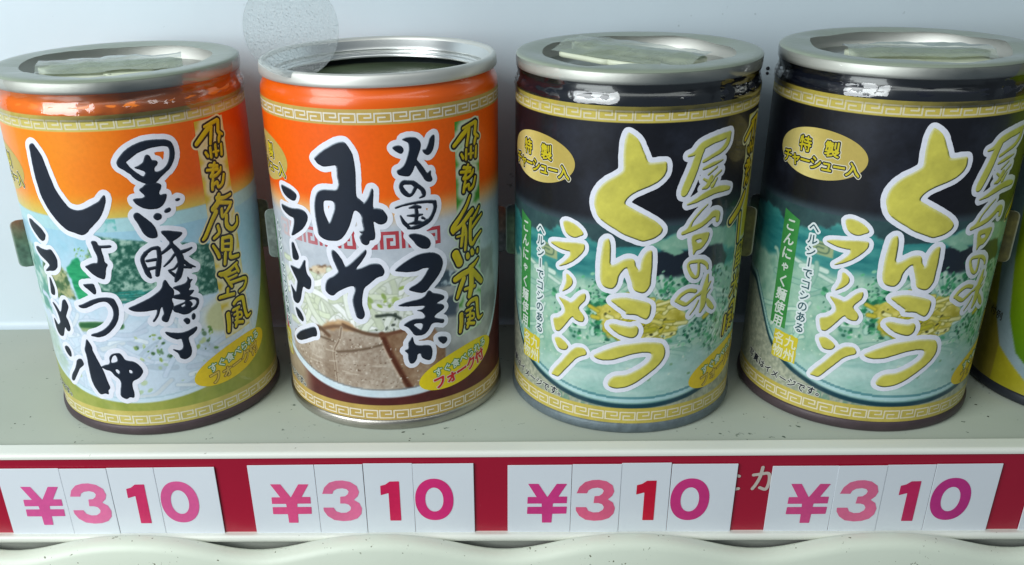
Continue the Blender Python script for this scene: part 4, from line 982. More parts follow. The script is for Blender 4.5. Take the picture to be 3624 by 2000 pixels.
def paint_tonkotsu():
    cv = Canvas(LU0, LU1, LV0, LV1, 0.27); U, V = cv.U, cv.V
    n1 = fbm(U, V, 0.10, 51, 4); n2 = fbm(U, V, 0.35, 52, 4); n3 = fbm(U, V, 1.3, 53, 3)
    top = lerp((20, 21, 28), (42, 46, 58), sstep(.35, .75, n1) * .7 + (n3 - .5) * .35)
    cv.C = lerp((58, 74, 82), top, sstep(62.2, 65.2, V))
    low = lerp((36, 60, 66), (62, 92, 92), n2)
    e = sstep(62.1, 62.4, V)[..., None]; cv.C = cv.C * e + low * (1 - e)
    # teal broth at the back
    wave = V - 58 - 1.5 * np.sin(U * .22) - (n2 - .5) * 3
    teal = lerp((34, 116, 118), (96, 176, 164), fbm(U * .35, V * 1.3, .35, 61, 4) * 1.4 - .3)
    cv.mix(sstep(.6, -.6, wave), teal)
    cv.poly([(1, 57.5), (9, 60), (22, 60), (30, 58), (34, 50), (24, 54), (14, 55), (6, 55)], lambda u, v: lerp((104, 160, 136), (164, 204, 178), fbm(u, v, .5, 62, 3)), .6, .9)
    cv.poly([(3, 55.5), (14, 55), (24, 54.5), (27, 50), (26, 47.5), (4, 47.5), (1, 51)], (28, 38, 50), .5, .5)
    cv.poly([(5, 55.4), (8, 56.6), (11, 54.6), (8, 53.8)], (132, 182, 156), .3, .5)
    cv.poly([(-31, 54.6), (-24.5, 54), (-24.3, 50.3), (-30.2, 50.6)], (160, 176, 130), .25)
    for p in ([(-30, 53.6), (-26, 53.4), (-26, 51.3), (-29, 51.4), (-29, 52.6), (-27.2, 52.5)],): cv.stroke(p, .22, (90, 120, 96))
    # noodles, spring onion, ginger
    pale = lerp((120, 172, 150), (190, 218, 196), n2 * 1.3 - .15)
    cv.mix(sstep(48.5, 46.0, V + (n1 - .5) * 6), pale)
    noodles(cv, 80, -42, 40, 16, 46, [(176, 212, 192), (196, 222, 204), (156, 198, 178), (206, 228, 214)], (104, 156, 140), .6, (7, 16), .7, 63, .25)
    for c, n_, sd_ in (((-18, -4, 35, 46), 190, 1), ((0, 26, 40, 49), 260, 2), ((-15, -2, 28, 39), 130, 3), ((10, 36, 20, 40), 230, 4), ((-27, -14, 29, 42), 60, 6)):
        crumbs(cv, n_, *c, [(30, 112, 76), (52, 142, 92), (92, 178, 126), (150, 206, 168), (24, 86, 66)], (.35, 1.1), 70 + sd_, True)
    g = random.Random(5)
    cv.poly([(-13, 39), (-6, 42.5), (2, 42), (10, 41), (14, 36), (9, 30), (0, 28.5), (-8, 30)], lambda u, v: lerp((172, 160, 40), (232, 220, 120), fbm(u, v, .55, 64, 3) * 1.3 - .1), .5, 1.4)
    for _ in range(70):
        u, v = g.gauss(0, 5.5), g.gauss(35.5, 3); a = g.uniform(-1, 1.2); L = g.uniform(1.5, 4)
        cv.stroke([(u, v), (u + L * math.cos(a), v + L * math.sin(a) * .8)], g.uniform(.3, .6), g.choice([(226, 216, 118), (204, 190, 60), (236, 230, 160), (182, 176, 44)]), (128, 128, 40), .25)
    crumbs(cv, 16, -10, 12, 29, 40, [(60, 64, 30), (90, 90, 36)], (.3, .8), 81)
    crumbs(cv, 110, -30, 30, 18, 36, [(214, 230, 210), (190, 214, 190)], (.2, .5), 82)
    # clear broth in front
    soup = lerp((142, 188, 178), (196, 222, 214), fbm(U * .5, V * 1.4, .25, 65, 4) * 1.5 - .25)
    cv.mix(sstep(27, 21, V + (n1 - .5) * 10 + 0.004 * (U - 2) ** 2) * .92, soup)
    crumbs(cv, 26, -6, 16, 14, 26, [(120, 160, 120), (206, 224, 206)], (.3, .9), 83)
    # rim and the speckled cloth outside
    be = bowl_edge(cv, 0.0, 0.0)
    out = lerp((132, 140, 124), (190, 192, 168), sstep(.2, .8, n3) * .6 + n2 * .4)
    cv.mix(sstep(.9, -.1, be) * (V < 40), (20, 62, 74))
    cv.mix(((be > .9) & (be < 1.8) & (V < 38)) * .7, (178, 214, 220))
    cv.mix(((be > 1.8) & (be < 2.6) & (V < 38)) * .55, (40, 104, 120))
    cv.mix(sstep(-.9, -1.4, be) * (V < 46), out)
    cv.mix(sstep(-1.2, -1.6, be) * (U > -24) * (U < 8) * sstep(.45, .6, fbm(U * 2.2, V * .4, .5, 66, 2)) * (V < 12) * .7, (96, 140, 120))
    paint_bands(cv, (196, 178, 82))
    return cv


def paint_yellow():
    cv = Canvas(LU0, -10, LV0, LV1, 0.45); U, V = cv.U, cv.V
    n = fbm(U, V, .2, 91, 3)
    cv.C = lerp((182, 172, 30), (204, 194, 44), n)
    cv.mix(sstep(.5, -.5, V - 26) * (U < -44), lerp((150, 138, 40), (176, 160, 60), n))
    c = np.interp(cv.v, [3, 8, 10, 15, 25, 42, 60, 93], [-24, -30, -33, -40.5, -45.5, -49, -51, -52])[None, :]
    d = U - c
    cv.mix(sstep(-3.4, -2.8, d), lerp((150, 178, 190), (176, 200, 208), n))
    cv.mix(sstep(2.6, 3.2, d), lerp((96, 150, 10), (176, 204, 20), (V - 14) / 30))
    cv.mix((V > 88.8) * 1.0, (190, 180, 90))
    cv.C = cv.C * .8  # whole print darkened: the shade this can stands in, put into its colour
    return cv


RB = 33.0
CYL = cyl_map(RB)


def label_mesh(cv, name):
    ni, nj = cv.U.shape
    P = CYL(cv.U.ravel(), cv.V.ravel(), 0.05)
    i = np.arange(ni * nj).reshape(ni, nj)
    F = np.stack([i[:-1, :-1].ravel(), i[1:, :-1].ravel(), i[1:, 1:].ravel(), i[:-1, 1:].ravel()], 1)
    return mesh_np(name, P, [F], True, lin(np.clip(cv.C.reshape(-1, 3), 0, 255)))


H = 0.17


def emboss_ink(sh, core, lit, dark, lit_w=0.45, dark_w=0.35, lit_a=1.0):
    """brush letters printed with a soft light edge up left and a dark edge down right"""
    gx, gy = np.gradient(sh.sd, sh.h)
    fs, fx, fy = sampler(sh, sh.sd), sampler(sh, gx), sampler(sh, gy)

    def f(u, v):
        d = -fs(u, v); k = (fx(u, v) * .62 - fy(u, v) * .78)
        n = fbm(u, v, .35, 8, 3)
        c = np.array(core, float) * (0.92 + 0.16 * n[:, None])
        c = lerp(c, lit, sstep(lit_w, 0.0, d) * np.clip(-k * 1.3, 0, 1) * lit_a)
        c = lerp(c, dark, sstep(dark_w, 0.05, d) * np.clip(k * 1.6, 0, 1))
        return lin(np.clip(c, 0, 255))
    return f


def brush_title(name, keys, parent, core, lit, dark, border, halo, desc, h=H, **kw):
    b = [q for k in keys for kind, t in GLYPHS[k] for q in pp_any(t)]
    b = np.array(b)
    sh = Sheet(b[:, 0].min() - 3, b[:, 0].max() + 3, b[:, 1].min() - 3, b[:, 1].max() + 3, h)
    for k in keys: sh.glyphs(k)
    sh.sd -= 0.12
    sh.rough(0.06, 1.5)
    w = sh.sd - halo + (fbm(sh.U, sh.V, .9, 5, 2) - .5) * .12
    o = decal(name + '_border', sh, np.maximum(w, -(sh.sd + 0.2)), border, CYL, 0.10, M['print'], parent)
    o['label'] = 'off white brush border round ' + desc
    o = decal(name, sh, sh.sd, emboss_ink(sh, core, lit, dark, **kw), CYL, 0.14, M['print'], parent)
    o['label'] = desc
    return o


def pp_any(t):
    return [[float(x) for x in q.split(',')][:2] for q in t.split()]


def fret(name, parent, v0, v1, ink, u0=-62, u1=60, period=9.0, fill=.93, w=0.2, off=0.09, phase=0.0):
    sh = Sheet(u0, u1, v0 - .6, v1 + .6, 0.14)
    path = np.array([(.2, .5), (.4, .5), (.4, 1), (0, 1), (0, 0), (.5, 0), (.5, 1), (1, 1), (1, 0), (.61, 0), (.61, .52), (.82, .52)])
    q = path[:, 1] * (v1 - v0) + v0
    for k in range(int((u1 - u0) / period) + 2):
        us = (math.floor(u0 / period) + k) * period + phase
        p = np.column_stack([us + path[:, 0] * period * fill, q])
        if p[:, 0].max() < u0 or p[:, 0].min() > u1: continue
        s = np.maximum(seg_dist_box(sh, p[:-1], p[1:], w), -9)
    return decal(name, sh, sh.sd, ink, CYL, off, M['print'], parent)


def seg_dist_box(sh, A, B, w):
    """square-ended bars along axis-parallel segments"""
    for a, b in zip(A, B):
        c = (a + b) / 2; hx = abs(b[0] - a[0]) / 2 + w; hy = abs(b[1] - a[1]) / 2 + w
        win = sh._win(np.array([a, b]), 1.0)
        d = np.maximum(abs(sh.U[win] - c[0]) - hx, abs(sh.V[win] - c[1]) - hy)
        sh.sd[win] = np.minimum(sh.sd[win], d)
    return sh.sd


def ellipse_sd(sh, u, v, a, b, rot):
    c, q = math.cos(rot), math.sin(rot)
    x = (sh.U - u) * c + (sh.V - v) * q; y = -(sh.U - u) * q + (sh.V - v) * c
    r = np.sqrt((x / a) ** 2 + (y / b) ** 2)
    return (r - 1) * min(a, b)


def text_decals(name, sh, parent, core, outline, halo=None, ow=0.28, hw=0.3, off=0.14, grow=0.0, desc=None):
    sh.sd = sh.sd - grow
    if halo is not None: decal(name + '_halo', sh, sh.sd - ow - hw, halo, CYL, off - .035, M['print'], parent)
    if outline is not None: decal(name + '_outline', sh, sh.sd - ow, outline, CYL, off, M['print'], parent)
    o = decal(name, sh, sh.sd, core, CYL, off + .035, M['print'], parent)
    if desc: o['label'] = desc
    return o


def badge(parent, u, v):
    sh = Sheet(u - 15, u + 15, v - 8, v + 8, H)
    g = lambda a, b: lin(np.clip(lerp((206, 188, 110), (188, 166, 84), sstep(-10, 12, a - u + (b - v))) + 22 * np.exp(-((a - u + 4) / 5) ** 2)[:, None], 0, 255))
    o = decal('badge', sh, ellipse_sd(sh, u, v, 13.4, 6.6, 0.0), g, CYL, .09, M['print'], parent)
    o['label'] = 'gold oval badge'
    sh = Sheet(u - 14, u + 14, v - 7, v + 7, .13)
    put_char(sh, '特', u - 4.2, v + 1.9, 4.3); put_char(sh, '製', u + 4.0, v + 1.9, 4.3)
    for k, ch in enumerate('チャーシュー入'): put_char(sh, ch, u - 10.2 + k * 3.35 + (0.2 if k == 6 else 0), v - 2.4, 3.9, sx=.95)
    text_decals('badge_lettering', sh, parent, (206, 190, 40), (26, 28, 38), (222, 216, 190), .3, .22, .155, .10)


def fork_oval(parent, u, v, red):
    rot = math.radians(13)
    sh = Sheet(u - 15, u + 15, v - 9, v + 9, H)
    o = decal('fork_badge', sh, ellipse_sd(sh, u, v, 14.0, 5.3, rot), (232, 208, 30) if red else (232, 200, 44), CYL, .09, M['print'], parent)
    o['label'] = 'yellow oval badge near the bottom'
    c, s_ = math.cos(rot), math.sin(rot)
    sh = Sheet(u - 14, u + 14, v - 9, v + 9, .13)
    for k, ch in enumerate('すぐ食べられる'):
        x = -8.6 + k * 2.95 + 1.0; y = 1.55
        put_char(sh, ch, u + x * c - y * s_, v + x * s_ + y * c, 3.0, rot=rot)
    text_decals('fork_badge_green_lettering', sh, parent, (216, 226, 208), (52, 140, 66), None, .22, 0, .14, .08)
    sh = Sheet(u - 14, u + 14, v - 9, v + 9, .13)
    for k, ch in enumerate('フォーク付'):
        x = -8.0 + k * 3.9; y = -1.75
        put_char(sh, ch, u + x * c - y * s_, v + x * s_ + y * c, 4.2, rot=rot)
    if red: text_decals('fork_badge_lettering', sh, parent, (204, 34, 40), (226, 206, 196), None, .22, 0, .14, .16)
    else: text_decals('fork_badge_lettering', sh, parent, (216, 190, 90), (122, 92, 60), None, .18, 0, .14, .10)


def banner(parent, u0, u1, v0, v1, col, glow, keys, extra=()):
    sh = Sheet(u0 - 7, u1 + 5, v0 - 2, v1 + 3, .16)
    for k, du, dv in keys: sh.glyphs(k, du, dv)
    for ch, u, v, size in extra: put_char(sh, ch, u, v, size, sx=1.1, shear=.15)
    sh.sd -= 0.12
    sh.rough(.05, 1.4)
    rect = np.maximum(np.maximum(u0 - sh.U, sh.U - u1), np.maximum(v0 - sh.V + (sh.U - u0) * .12, sh.V - v1))
    fs = sampler(sh, sh.sd)
    ink = lambda a, b: lin(lerp(glow, np.array(col, float) * (.94 + .12 * fbm(a, b, .3, 4, 2)[:, None]), sstep(.9, 2.6, fs(a, b))))
    o = decal('banner', sh, np.minimum(rect, sh.sd - 1.0), ink, CYL, .09, M['print'], parent)
    o['label'] = 'narrow upright banner down the side'
    decal('banner_lettering_outline', sh, sh.sd - .55, (34, 30, 36), CYL, .125, M['print'], parent)
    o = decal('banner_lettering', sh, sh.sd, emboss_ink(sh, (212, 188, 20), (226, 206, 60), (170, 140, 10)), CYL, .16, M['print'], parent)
    o['label'] = 'yellow black-edged brush lettering'


def konnyaku(parent, u):
    """the green strip with white kana, the outlined column beside it, the stamp and the caption at the foot"""
    sh = Sheet(u - 4, u + 4, 24, 62, H)
    d = np.maximum(abs(sh.U - u) - 2.9, np.maximum(sh.V - 59.4 + (sh.U - u) * .35, 26 - sh.V - (sh.U - u) * .1))
    decal('green_strip', sh, d, lambda a, b: lin(lerp((52, 132, 62), (70, 150, 76), fbm(a, b, .3, 3, 2))), CYL, .09, M['print'], parent)
    sh = Sheet(u - 4, u + 4, 24, 62, .13)
    for k, ch in enumerate('こんにゃく麺使用'): put_char(sh, ch, u, 56.4 - k * 4.15 + (.3 if k == 3 else 0), 4.0 if k != 3 else 3.2, shear=.12)
    text_decals('green_strip_lettering', sh, parent, (214, 224, 214), None, None, off=.11, grow=.10)
    sh = Sheet(u + 3, u + 11.5, 26, 62, .13)
    for k, ch in enumerate('ヘルシーでコシのある'):
        put_char(sh, ch, u + 7.6, 57.6 - k * 3.3, 3.2, rot=0 if ch != 'ー' else math.radians(90))
    text_decals('outlined_column_lettering', sh, parent, (36, 84, 92), (222, 232, 232), None, .52, 0, .14, .05)
    sh = Sheet(u - 2, u + 9, 14, 26, H)
    d = np.maximum(abs(sh.U - u - 3.6) - 4.2, abs(sh.V - 20.4) - 4.2) + (fbm(sh.U, sh.V, .9, 4, 3) - .5) * .6
    decal('yellow_stamp', sh, d, (212, 196, 52), CYL, .09, M['print'], parent)
    sh = Sheet(u - 2, u + 9, 14, 26, .13)
    for ch, x, y in (('九', 5.6, 22.4), ('州', 5.6, 18.4), ('名', 1.6, 22.4), ('物', 1.6, 18.4)): put_char(sh, ch, u + x, y, 3.9)
    text_decals('stamp_lettering', sh, parent, (226, 226, 190), None, None, off=.13, grow=.08)


def caption(parent, u0, du=3.05):
    sh = Sheet(u0 - 3, u0 + 32, 7.5, 15, .13)
    for k, ch in enumerate('写真はイメージです。'): put_char(sh, ch, u0 + k * du, 12.4 - 2.6 * math.sin(k / 9 * 1.6), 2.9, rot=math.radians(-9))
    text_decals('caption_lettering', sh, parent, (30, 34, 48), (206, 208, 196), None, .22, 0, .12, .06)


# ------------------------------------------------------------------ the cans
def make_can(loc, label, name_mats, lidded, cv, group):
    neck, seam = name_mats
    root = empty('ramen_can', loc)
    tag(root, label, 'can', group)
    link('body', lathe('body', [(32.6, 1.0), (33.0, 2.4), (33.0, 93.2), (32.97, 94.0), (32.8, 94.8), (32.4, 95.6), (32.0, 96.3), (31.8, 97.2), (31.8, 98.4)], 160), neck, root)
    link('rim', lathe('rim', [(31.4, 98.0), (32.3, 97.85), (32.62, 97.92), (32.78, 98.15), (32.8, 98.8), (32.74, 99.7), (32.62, 100.5), (32.4, 100.95), (32.0, 101.2), (31.5, 101.2), (31.1, 100.9), (30.85, 100.3), (30.7, 99.4)] + ([(30.6, 98.6), (30.2, 97.0), (29.7, 96.0)] if lidded else []), 160), M['steel'], root)
    link('base_seam', lathe('base_seam', [(30.0, 0.3), (32.2, 0.05), (33.1, 0.2), (33.6, 0.8), (33.7, 1.8), (33.6, 2.7), (33.3, 3.2), (33.0, 3.35)], 160), seam, root)
    if lidded:
        lid = link('lid', lathe('lid', [(29.8, 96.2), (29.3, 95.6), (28.7, 95.8), (28.2, 96.7), (27.6, 97.0), (20, 96.9), (19.4, 97.25), (18.5, 97.3), (0.05, 97.0)], 128), M['steel_lid'], root)
    lab = link('label', label_mesh(cv, 'label'), M['print_gloss'] if lidded else M['print'], root)
    return root, lab


def wrinkle(seed, amp, k0=5, k1=40):
    r = random.Random(seed)
    ks = [(r.randint(k0, k1), r.uniform(0, 6.28), r.uniform(.4, 1)) for _ in range(9)]

    def f(a): return sum(w * np.sin(k * a + p) for k, p, w in ks) * amp
    return f


def shrink_film(root, seed, hole=26.0, ox=0.0, oy=0.0):
    """clear film shrunk over the neck and folded in over the rim"""
    n = 256
    w1, w2, w3 = wrinkle(seed, .075), wrinkle(seed + 1, .095), wrinkle(seed + 2, .09)
    l1, l2 = wrinkle(seed + 5, .10, 2, 9), wrinkle(seed + 6, .10, 2, 7)
    prof = [(33.2, 91.4, .00), (33.3, 92.5, .2), (33.3, 93.3, .6), (33.2, 93.9, 1.0), (33.0, 94.5, 1.3), (32.75, 95.0, 1.4), (32.55, 95.6, 1.2), (32.45, 96.2, .8), (32.5, 96.8, .5), (32.64, 97.5, .25), (32.9, 98.1, .05), (32.98, 99.9, .05), (32.95, 100.9, .0)]
    a = np.linspace(0, 2 * math.pi, n, endpoint=False)
    V = []
    for i, (r, z, w) in enumerate(prof):
        rr = r + w * (w1(a) if i % 2 else w2(a)); zz = z + w * .8 * w3(a)
        V.append(np.stack([rr * np.sin(a), -rr * np.cos(a), zz], 1))
    i = np.arange(n); j = (i + 1) % n
    F = [np.stack([k * n + i, k * n + j, (k + 1) * n + j, (k + 1) * n + i], 1) for k in range(len(prof) - 1)]
    link('neck_film', mesh_np('neck_film', np.concatenate(V) * S, F), M['film'], root)
    prof = [(32.95, 100.9, 0), (32.8, 101.3, .05), (32.2, 101.5, .1), (30.5, 101.5, .3), (28.4, 101.35, .8), (hole, 101.1, 1.5)]
    V = []
    for q, (r, z, w) in enumerate(prof):
        t = q / (len(prof) - 1)
        rr = r + w * l1(a) * .9 * t; zz = z + w * (l2(a) * 1.0 + w3(a) * .15)
        V.append(np.stack([rr * np.sin(a) + ox * t * t, -rr * np.cos(a) * (1 - .03 * t) + oy * t * t, zz], 1))
    F = [np.stack([k * n + i, k * n + j, (k + 1) * n + j, (k + 1) * n + i], 1) for k in range(len(prof) - 1)]
    link('top_film', mesh_np('top_film', np.concatenate(V) * S, F), M['film_top'], root)


def side_tab(root, th, z0, z1, d, tones, seed=1):
    """a clear ear of the sleeve that stands out from the can's side, carrying the label's reflection painted in as colour"""
    nu, nv = 14, 40
    r = 1.7
    e = np.array([math.sin(th), -math.cos(th), 0]); t = np.array([math.cos(th), math.sin(th), 0])
    x = np.linspace(0, 1, nu); z = np.linspace(z0, z1, nv)
    sg = 1 if th > 0 else -1
    edge = np.minimum(z - z0, z1 - z)
    wid = np.where(edge < r, d - r + np.sqrt(np.maximum(0, r * r - (r - np.minimum(edge, r)) ** 2)), d)
    Xg = wid[None, :] * x[:, None]; Zg = np.repeat(z[None, :], nu, 0)
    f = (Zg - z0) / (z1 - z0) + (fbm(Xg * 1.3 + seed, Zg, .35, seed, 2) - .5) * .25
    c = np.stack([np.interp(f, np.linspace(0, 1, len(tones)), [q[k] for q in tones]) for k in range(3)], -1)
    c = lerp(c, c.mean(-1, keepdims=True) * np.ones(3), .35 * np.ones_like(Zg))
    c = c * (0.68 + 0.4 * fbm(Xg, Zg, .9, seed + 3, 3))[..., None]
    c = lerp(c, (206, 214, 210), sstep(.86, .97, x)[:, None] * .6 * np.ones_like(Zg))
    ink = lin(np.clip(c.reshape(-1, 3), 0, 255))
    P0 = (33.1 + Xg)[..., None] * e + Zg[..., None] * np.array([0, 0, 1.0])
    A = P0.reshape(-1, 3) - t * .12; B = P0.reshape(-1, 3) + t * .12
    i = np.arange(nu * nv).reshape(nu, nv)
    F = np.stack([i[:-1, :-1].ravel(), i[1:, :-1].ravel(), i[1:, 1:].ravel(), i[:-1, 1:].ravel()], 1)
    n = nu * nv
    rim = np.concatenate([i[:, 0], i[-1, 1:], i[::-1, -1][1:], i[0, ::-1][1:-1]])
    rn = np.roll(rim, -1)
    ink2 = np.vstack([ink, ink])
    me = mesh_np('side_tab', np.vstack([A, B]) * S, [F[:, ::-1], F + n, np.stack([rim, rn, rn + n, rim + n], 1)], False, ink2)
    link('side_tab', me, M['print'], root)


CANS = [(-0.7, 0.0, 0.0), (71.2, 2.17, 0.0), (142.15, -0.7, 0.0), (214.16, -0.9, 0.0), (286.6, -0.5, 0.0)]
NAVY = (26, 34, 48)
WHITE = (230, 232, 242)

# 1: soy sauce ramen, film-wrapped
cv1 = paint_soy()
c1, lab = make_can(CANS[0], 'pale orange ramen can in clear film with navy brush lettering, at the left end', (M['neck_orange_pale'], M['seam_brown']), True, cv1, 'ramen cans in a row')
brush_title('title_lettering', ['soy_title'], lab, NAVY, (150, 164, 176), (14, 18, 28), WHITE, 1.45, 'navy brush title', lit_w=.4, lit_a=.6)
brush_title('small_title_lettering', ['soy_ramen'], lab, NAVY, (120, 134, 146), (14, 18, 28), WHITE, 1.2, 'navy brush column at the left', lit_a=.5)
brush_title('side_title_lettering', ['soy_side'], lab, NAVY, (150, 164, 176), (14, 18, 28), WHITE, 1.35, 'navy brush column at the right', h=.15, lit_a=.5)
banner(lab, 28.6, 38.6, 25.6, 88.4, (212, 186, 56), (226, 216, 170), [('banner_kyushu', 5.35, 1.1), ('banner_kagoshima', 0, 0), ('banner_fu', 6.4, -.2)])
fork_oval(lab, 31.0, 18.4, False)
badge(lab, -35.5, 77.0)
caption(lab, -51.5)
fret('upper_fret', lab, 89.65, 91.75, (214, 206, 176)); fret('lower_fret', lab, 4.2, 6.5, (222, 216, 190), phase=3)
shrink_film(c1, 3, 25.5)
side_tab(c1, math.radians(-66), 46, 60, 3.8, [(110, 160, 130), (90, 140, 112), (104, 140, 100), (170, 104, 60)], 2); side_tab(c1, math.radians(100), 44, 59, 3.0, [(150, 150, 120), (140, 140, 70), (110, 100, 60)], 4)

# 2: miso ramen, open can
cv2 = paint_miso()
c2, lab = make_can(CANS[1], 'open bright orange ramen can with navy brush lettering and silver rim', (M['neck_orange'], M['seam_silver']), False, cv2, 'ramen cans in a row')
brush_title('title_lettering', ['miso_title'], lab, NAVY, (196, 206, 214), (12, 16, 28), WHITE, 1.45, 'navy brush title', lit_w=.55)
brush_title('small_title_lettering', ['miso_ramen'], lab, NAVY, (160, 172, 182), (12, 16, 28), WHITE, 1.15, 'navy brush column at the left')
brush_title('side_title_lettering', ['miso_side'], lab, NAVY, (180, 190, 198), (12, 16, 28), WHITE, 1.35, 'navy brush column at the right', h=.15, lit_w=.35)
banner(lab, 23.4, 32.7, 26.3, 87.6, (70, 146, 46), (206, 220, 196), [('banner_kyushu', 0, 0), ('banner_kumamoto', 0, 0), ('banner_fu', 0, 0)])
fork_oval(lab, 23.6, 17.3, True)
badge(lab, -39.2, 77.0)
konnyaku(lab, -43.5)
caption(lab, -54.5, 2.95)
fret('upper_fret', lab, 89.75, 91.8, (222, 214, 196), phase=-2.4); fret('lower_fret', lab, 4.1, 6.5, (226, 214, 190), phase=-2)
sh = Sheet(-34, 21, 55, 62, .14)
path = np.array([(0, 0), (0, 1), (.72, 1), (.72, .0), (.3, 0), (.3, .55), (.45, .55)])
for k in range(9):
    p = np.column_stack([-33.5 + k * 5.8 + path[:, 0] * 5.8 + .4, 56.4 + path[:, 1] * 4.0]); seg_dist_box(sh, p[:-1], p[1:], .48)
sh2 = np.maximum(sh.sd, np.maximum(sh.U - 18.5 - (sh.V - 58) * .2, -33 - sh.U))
o = decal('bowl_fret', sh, sh2, lambda a, b: lin(lerp((204, 190, 192), (176, 62, 72), sstep(-34, -8, a) * (.75 + .4 * fbm(a, b, .4, 2, 2)))), CYL, .075, M['print'], lab)
o['label'] = 'red key pattern on the printed bowl'
link('inner_wall', lathe('inner_wall', [(31.3, 101.05), (30.95, 100.5), (30.1, 98.6), (29.6, 97.9), (29.5, 97.5), (29.8, 97.2), (29.7, 96.7), (29.1, 96.4), (28.6, 96.55), (28.3, 96.45), (28.35, 95.6)], 160), M['steel_lid'], c2)
link('inside', lathe('inside', [(28.35, 95.7), (30, 95.2), (31.5, 94.4), (31.6, 92)], 96), M['inside'], c2)
link('soup', lathe('soup', [(31.6, 93.6), (20, 93.4), (10, 93.7), (0.05, 93.5)], 96), M['soup'], c2)
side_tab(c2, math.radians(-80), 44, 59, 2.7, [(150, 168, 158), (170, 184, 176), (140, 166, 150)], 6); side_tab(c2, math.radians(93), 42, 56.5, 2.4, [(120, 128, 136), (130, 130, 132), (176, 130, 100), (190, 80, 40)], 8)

# 3 and 4: pork-bone ramen, film-wrapped, one print
cvt = paint_tonkotsu()
c3, lab = make_can(CANS[2], 'left black ramen can with yellow lettering, next to the open orange can', (M['neck_navy'], M['seam_grey']), True, cvt, 'ramen cans in a row')
YEL = (206, 198, 86)
brush_title('title_lettering', ['tonkotsu_title'], lab, YEL, (226, 226, 190), (36, 46, 34), WHITE, 1.3, 'yellow brush title', lit_w=.9, dark_w=.5)
brush_title('small_title_lettering', ['tonkotsu_ramen'], lab, YEL, (222, 222, 186), (36, 46, 34), WHITE, 1.1, 'yellow brush column at the left', lit_w=.6, dark_w=.4)
brush_title('side_title_lettering', ['tonkotsu_side'], lab, (202, 200, 92), (220, 224, 190), (46, 58, 36), WHITE, 1.2, 'yellow brush column at the right', h=.15, lit_w=.45, dark_w=.4)
banner(lab, 31.4, 41.0, 25.5, 87.6, (208, 192, 36), (214, 214, 170), [('banner_kyushu', 7.1, -.1), ('banner_kurume', 1.5, 0), ('banner_fu', 6.0, -2.2)], [('留', 36.2, 48.0, 8.0), ('米', 36.0, 39.5, 8.0)])
fork_oval(lab, 29.8, 17.2, False)
badge(lab, -33.0, 77.2)
konnyaku(lab, -38.2)
caption(lab, -48.4, 3.0)
fret('upper_fret', lab, 89.65, 91.75, (214, 204, 170), phase=4.4); fret('lower_fret', lab, 4.5, 6.9, (222, 212, 182), phase=1)
shrink_film(c3, 11, 25.8)


def copy_children(src, dst):
    for ch in list(src.children):
        o = ch.copy(); COL.objects.link(o); o.parent = dst
        if 'label' in ch: o['label'] = ch['label']
        copy_children(ch, o)


c4 = empty('ramen_can', CANS[3])
tag(c4, 'right black ramen can with yellow lettering, next to the cut-off yellow can', 'can', 'ramen cans in a row')
copy_children(c3, c4)
for ch in c4.children:
    if ch.name.startswith('base_seam'):
        ch.data = ch.data.copy(); ch.data.materials.clear(); ch.data.materials.append(M['seam_brown'])
    if ch.name.startswith('label'): ch.rotation_euler.z = 2.3 / 33.0
    if 'film' in ch.name: ch.rotation_euler.z = 1.7
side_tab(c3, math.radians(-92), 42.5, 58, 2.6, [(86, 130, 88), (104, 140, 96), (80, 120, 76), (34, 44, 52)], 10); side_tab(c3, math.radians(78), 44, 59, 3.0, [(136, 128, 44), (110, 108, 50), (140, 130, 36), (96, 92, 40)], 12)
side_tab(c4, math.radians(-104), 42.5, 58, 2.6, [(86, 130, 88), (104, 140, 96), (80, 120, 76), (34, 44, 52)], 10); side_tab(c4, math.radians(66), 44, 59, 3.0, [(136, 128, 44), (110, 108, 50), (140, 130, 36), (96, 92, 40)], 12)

# 5: the next can, cut by the frame
c5, lab = make_can(CANS[4], 'yellow can with a green and pale blue swirl, cut off at the right edge', (M['neck_yellow'], M['seam_dark']), True, paint_yellow(), 'ramen cans in a row')
sh = Sheet(-58, -38, 20, 28, .14)
for k, ch in enumerate('付例'): put_char(sh, ch, -49.5 + k * 3.0, 24.0 - k * .5, 3.0)
text_decals('caption_lettering', sh, lab, (40, 36, 24), None, None, off=.1, grow=.03)


# ------------------------------------------------------------------ forks, disc, pad
def bar(name, p0, p1, w, h, m, parent, groove=0.0, taper=1.0):
    """a rounded plastic strip from p0 to p1, with a groove along its top"""
    p0, p1 = Vector(p0), Vector(p1)
    d = (p1 - p0); L = d.length; d.normalize()
    side = d.cross(Vector((0, 0, 1))).normalized(); up = side.cross(d)
    ns, nc = 14, 12
    V = []
    for i in range(ns):
        t = i / (ns - 1); e = min(t, 1 - t) * L
        k = math.sqrt(max(0.02, min(1, 1 - (1 - min(1, e / (w * .5))) ** 2)))
        ww = w * k * (1 + (taper - 1) * t) / 2
        for j in range(nc):
            q = 2 * math.pi * j / nc
            x = math.copysign(abs(math.cos(q)) ** .6, math.cos(q)) * ww
            z = math.copysign(abs(math.sin(q)) ** .6, math.sin(q)) * h / 2
            if math.sin(q) > .5: z -= groove * (1 - (abs(x) / max(ww, .1)) ** 2)
            V.append(p0 + d * (t * L) + side * x + up * z)
    F = []
    j = np.arange(nc); jn = (j + 1) % nc
    for i in range(ns - 1): F.append(np.stack([i * nc + j, i * nc + jn, (i + 1) * nc + jn, (i + 1) * nc + j], 1))
    caps = [np.arange(nc)[None, ::-1], ((ns - 1) * nc + np.arange(nc))[None]]
    return link(name, mesh_np(name, np.array([list(v) for v in V]) * S, F + caps), m, parent)


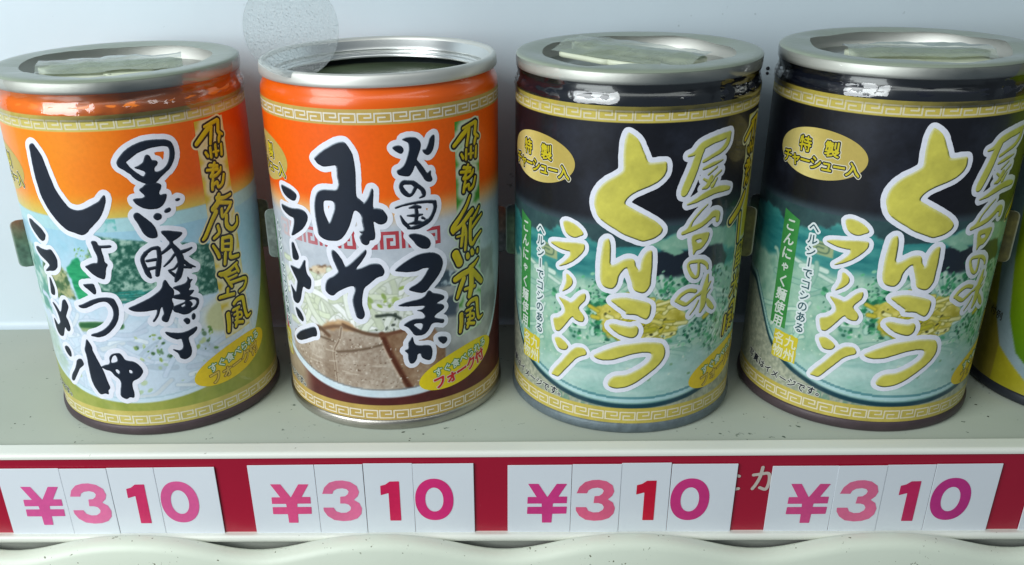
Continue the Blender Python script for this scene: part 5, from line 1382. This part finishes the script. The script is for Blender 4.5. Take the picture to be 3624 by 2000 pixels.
def wrapper(root, a, b, half, seed, back=1.0):
    """the loose film that holds the fork down: a creased pale sheet draped over it"""
    a, b = Vector(a), Vector(b)
    d = (b - a); L = d.length; d.normalize()
    s = Vector((-d.y, d.x, 0)).normalized()
    nu, nv = 46, 30
    P = []
    for i in range(nu):
        for j in range(nv):
            x = -4 + (L + 8) * i / (nu - 1); y = -half + (half + back) * j / (nv - 1)
            c = a + d * min(max(x, 0), L) + s * y
            r = math.hypot(c.x, c.y)
            k = min(1, 26.4 / max(r, .1))
            z = c.z + 2.0 - .9 * max(0, abs(y) - 4.5) ** .8 * .45
            P.append((c.x * k, c.y * k, max(z, -1.2)))
    P = np.array(P)
    P[:, 2] += (fbm(P[:, 0] + seed, P[:, 1], .22, seed, 3) - .5) * 1.2
    i = np.arange(nu * nv).reshape(nu, nv)
    F = np.stack([i[:-1, :-1].ravel(), i[1:, :-1].ravel(), i[1:, 1:].ravel(), i[:-1, 1:].ravel()], 1)
    link('wrapper', mesh_np('wrapper', P * S, [F]), M['wrapper'], root)


def fork(loc, a, b, label, flip=1, half=12, back=5.5, seed=1):
    root = empty('plastic_fork', loc)
    tag(root, label, 'fork', 'forks under the can film')
    a, b = Vector(a), Vector(b)
    bar('handle', a, b, 10.5, 2.8, M['fork'], root, 1.5)
    d = (b - a).normalized(); s = d.cross(Vector((0, 0, 1))).normalized() * flip
    q0 = a + d * 1.0 + s * 8.6 - Vector((0, 0, .6)); q1 = a + d * 19 + s * 9.0 - Vector((0, 0, 1.0))
    bar('neck', q0, q1, 7.0, 2.0, M['fork'], root, .6, 1.25)
    for k in range(3):
        o = s * (k - 1) * 2.5
        bar('tine', q1 - d * 2 + o, q1 + d * 11 + o * 1.1, 1.7, 1.4, M['fork'], root)
    wrapper(root, a, b, half, seed, back)
    return root


fork((142.15, -0.7, 98.6), (-16.5, 11, 2.6), (16, -12, 1.2), 'ivory folding fork lying slantwise on the lid of the left black can')
fork((214.16, -0.9, 98.6), (18, -8.5, 1.2), (-17, -1.5, 1.0), 'ivory folding fork on the lid of the right black can', -1, 7, 9, 5)
fork((-0.7, 0, 98.6), (-19, -8, 1.2), (17, 3.0, 1.0), 'ivory folding fork on the lid of the pale orange can', 1, 10, 6, 9)

disc = empty('sticker_disc', (53.0, -24.2, 99.6))  # taken for a window sticker; set at the can rim, no pane built
tag(disc, 'frosted clear round sticker standing upright at the rim of the open can', 'disc')
n = 72
a = np.linspace(0, 2 * math.pi, n, endpoint=False)
R_ = 11.9
ring = np.stack([R_ * np.cos(a), 0 * a, R_ * np.sin(a) + R_], 1)
V = np.concatenate([ring + (0, -.07, 0), ring + (0, .07, 0), [[0, -.07, R_], [0, .07, R_]]]) * S
i = np.arange(n); j = (i + 1) % n
face = link('face', mesh_np('face', V, [np.stack([i, j, np.full(n, 2 * n)], 1), np.stack([n + j, n + i, np.full(n, 2 * n + 1)], 1)]), M['disc'], disc)
link('edge', mesh_np('edge', V, [np.stack([i, n + i, n + j, j], 1)]), M['disc_edge'], disc)


# flakes of grime lying on the shelf in front of and between the cans
q = random.Random(11)
V, F = [], []
for k in range(64):
    x = q.uniform(-70, 290); y = q.uniform(-37, -8) if q.random() < .8 else q.uniform(0, 40)
    if any(math.hypot(x - c[0], y - c[1]) < 34.6 for c in CANS): continue
    r = q.choice([.18, .22, .28, .35, .5]) * q.uniform(.8, 1.2); m = len(V); w = 6
    st = q.uniform(.5, 1.0); an = q.uniform(0, 3.1)
    for i in range(w):
        t_ = 2 * math.pi * i / w; rr = r * q.uniform(.65, 1.2)
        px_, py_ = rr * math.cos(t_), rr * math.sin(t_) * st
        V.append((x + px_ * math.cos(an) - py_ * math.sin(an), y + px_ * math.sin(an) + py_ * math.cos(an), .004))
    V.append((x, y, r * .4))
    F += [(m + i, m + (i + 1) % w, m + w) for i in range(w)]
dust = link('grime_flakes', mesh_np('grime_flakes', np.array(V) * S, [np.array(F)], False), mat('dark_grime', (62, 66, 54), .8))
tag(dust, 'tiny dark flakes of grime scattered on the shelf around the cans', 'grime', kind='stuff')
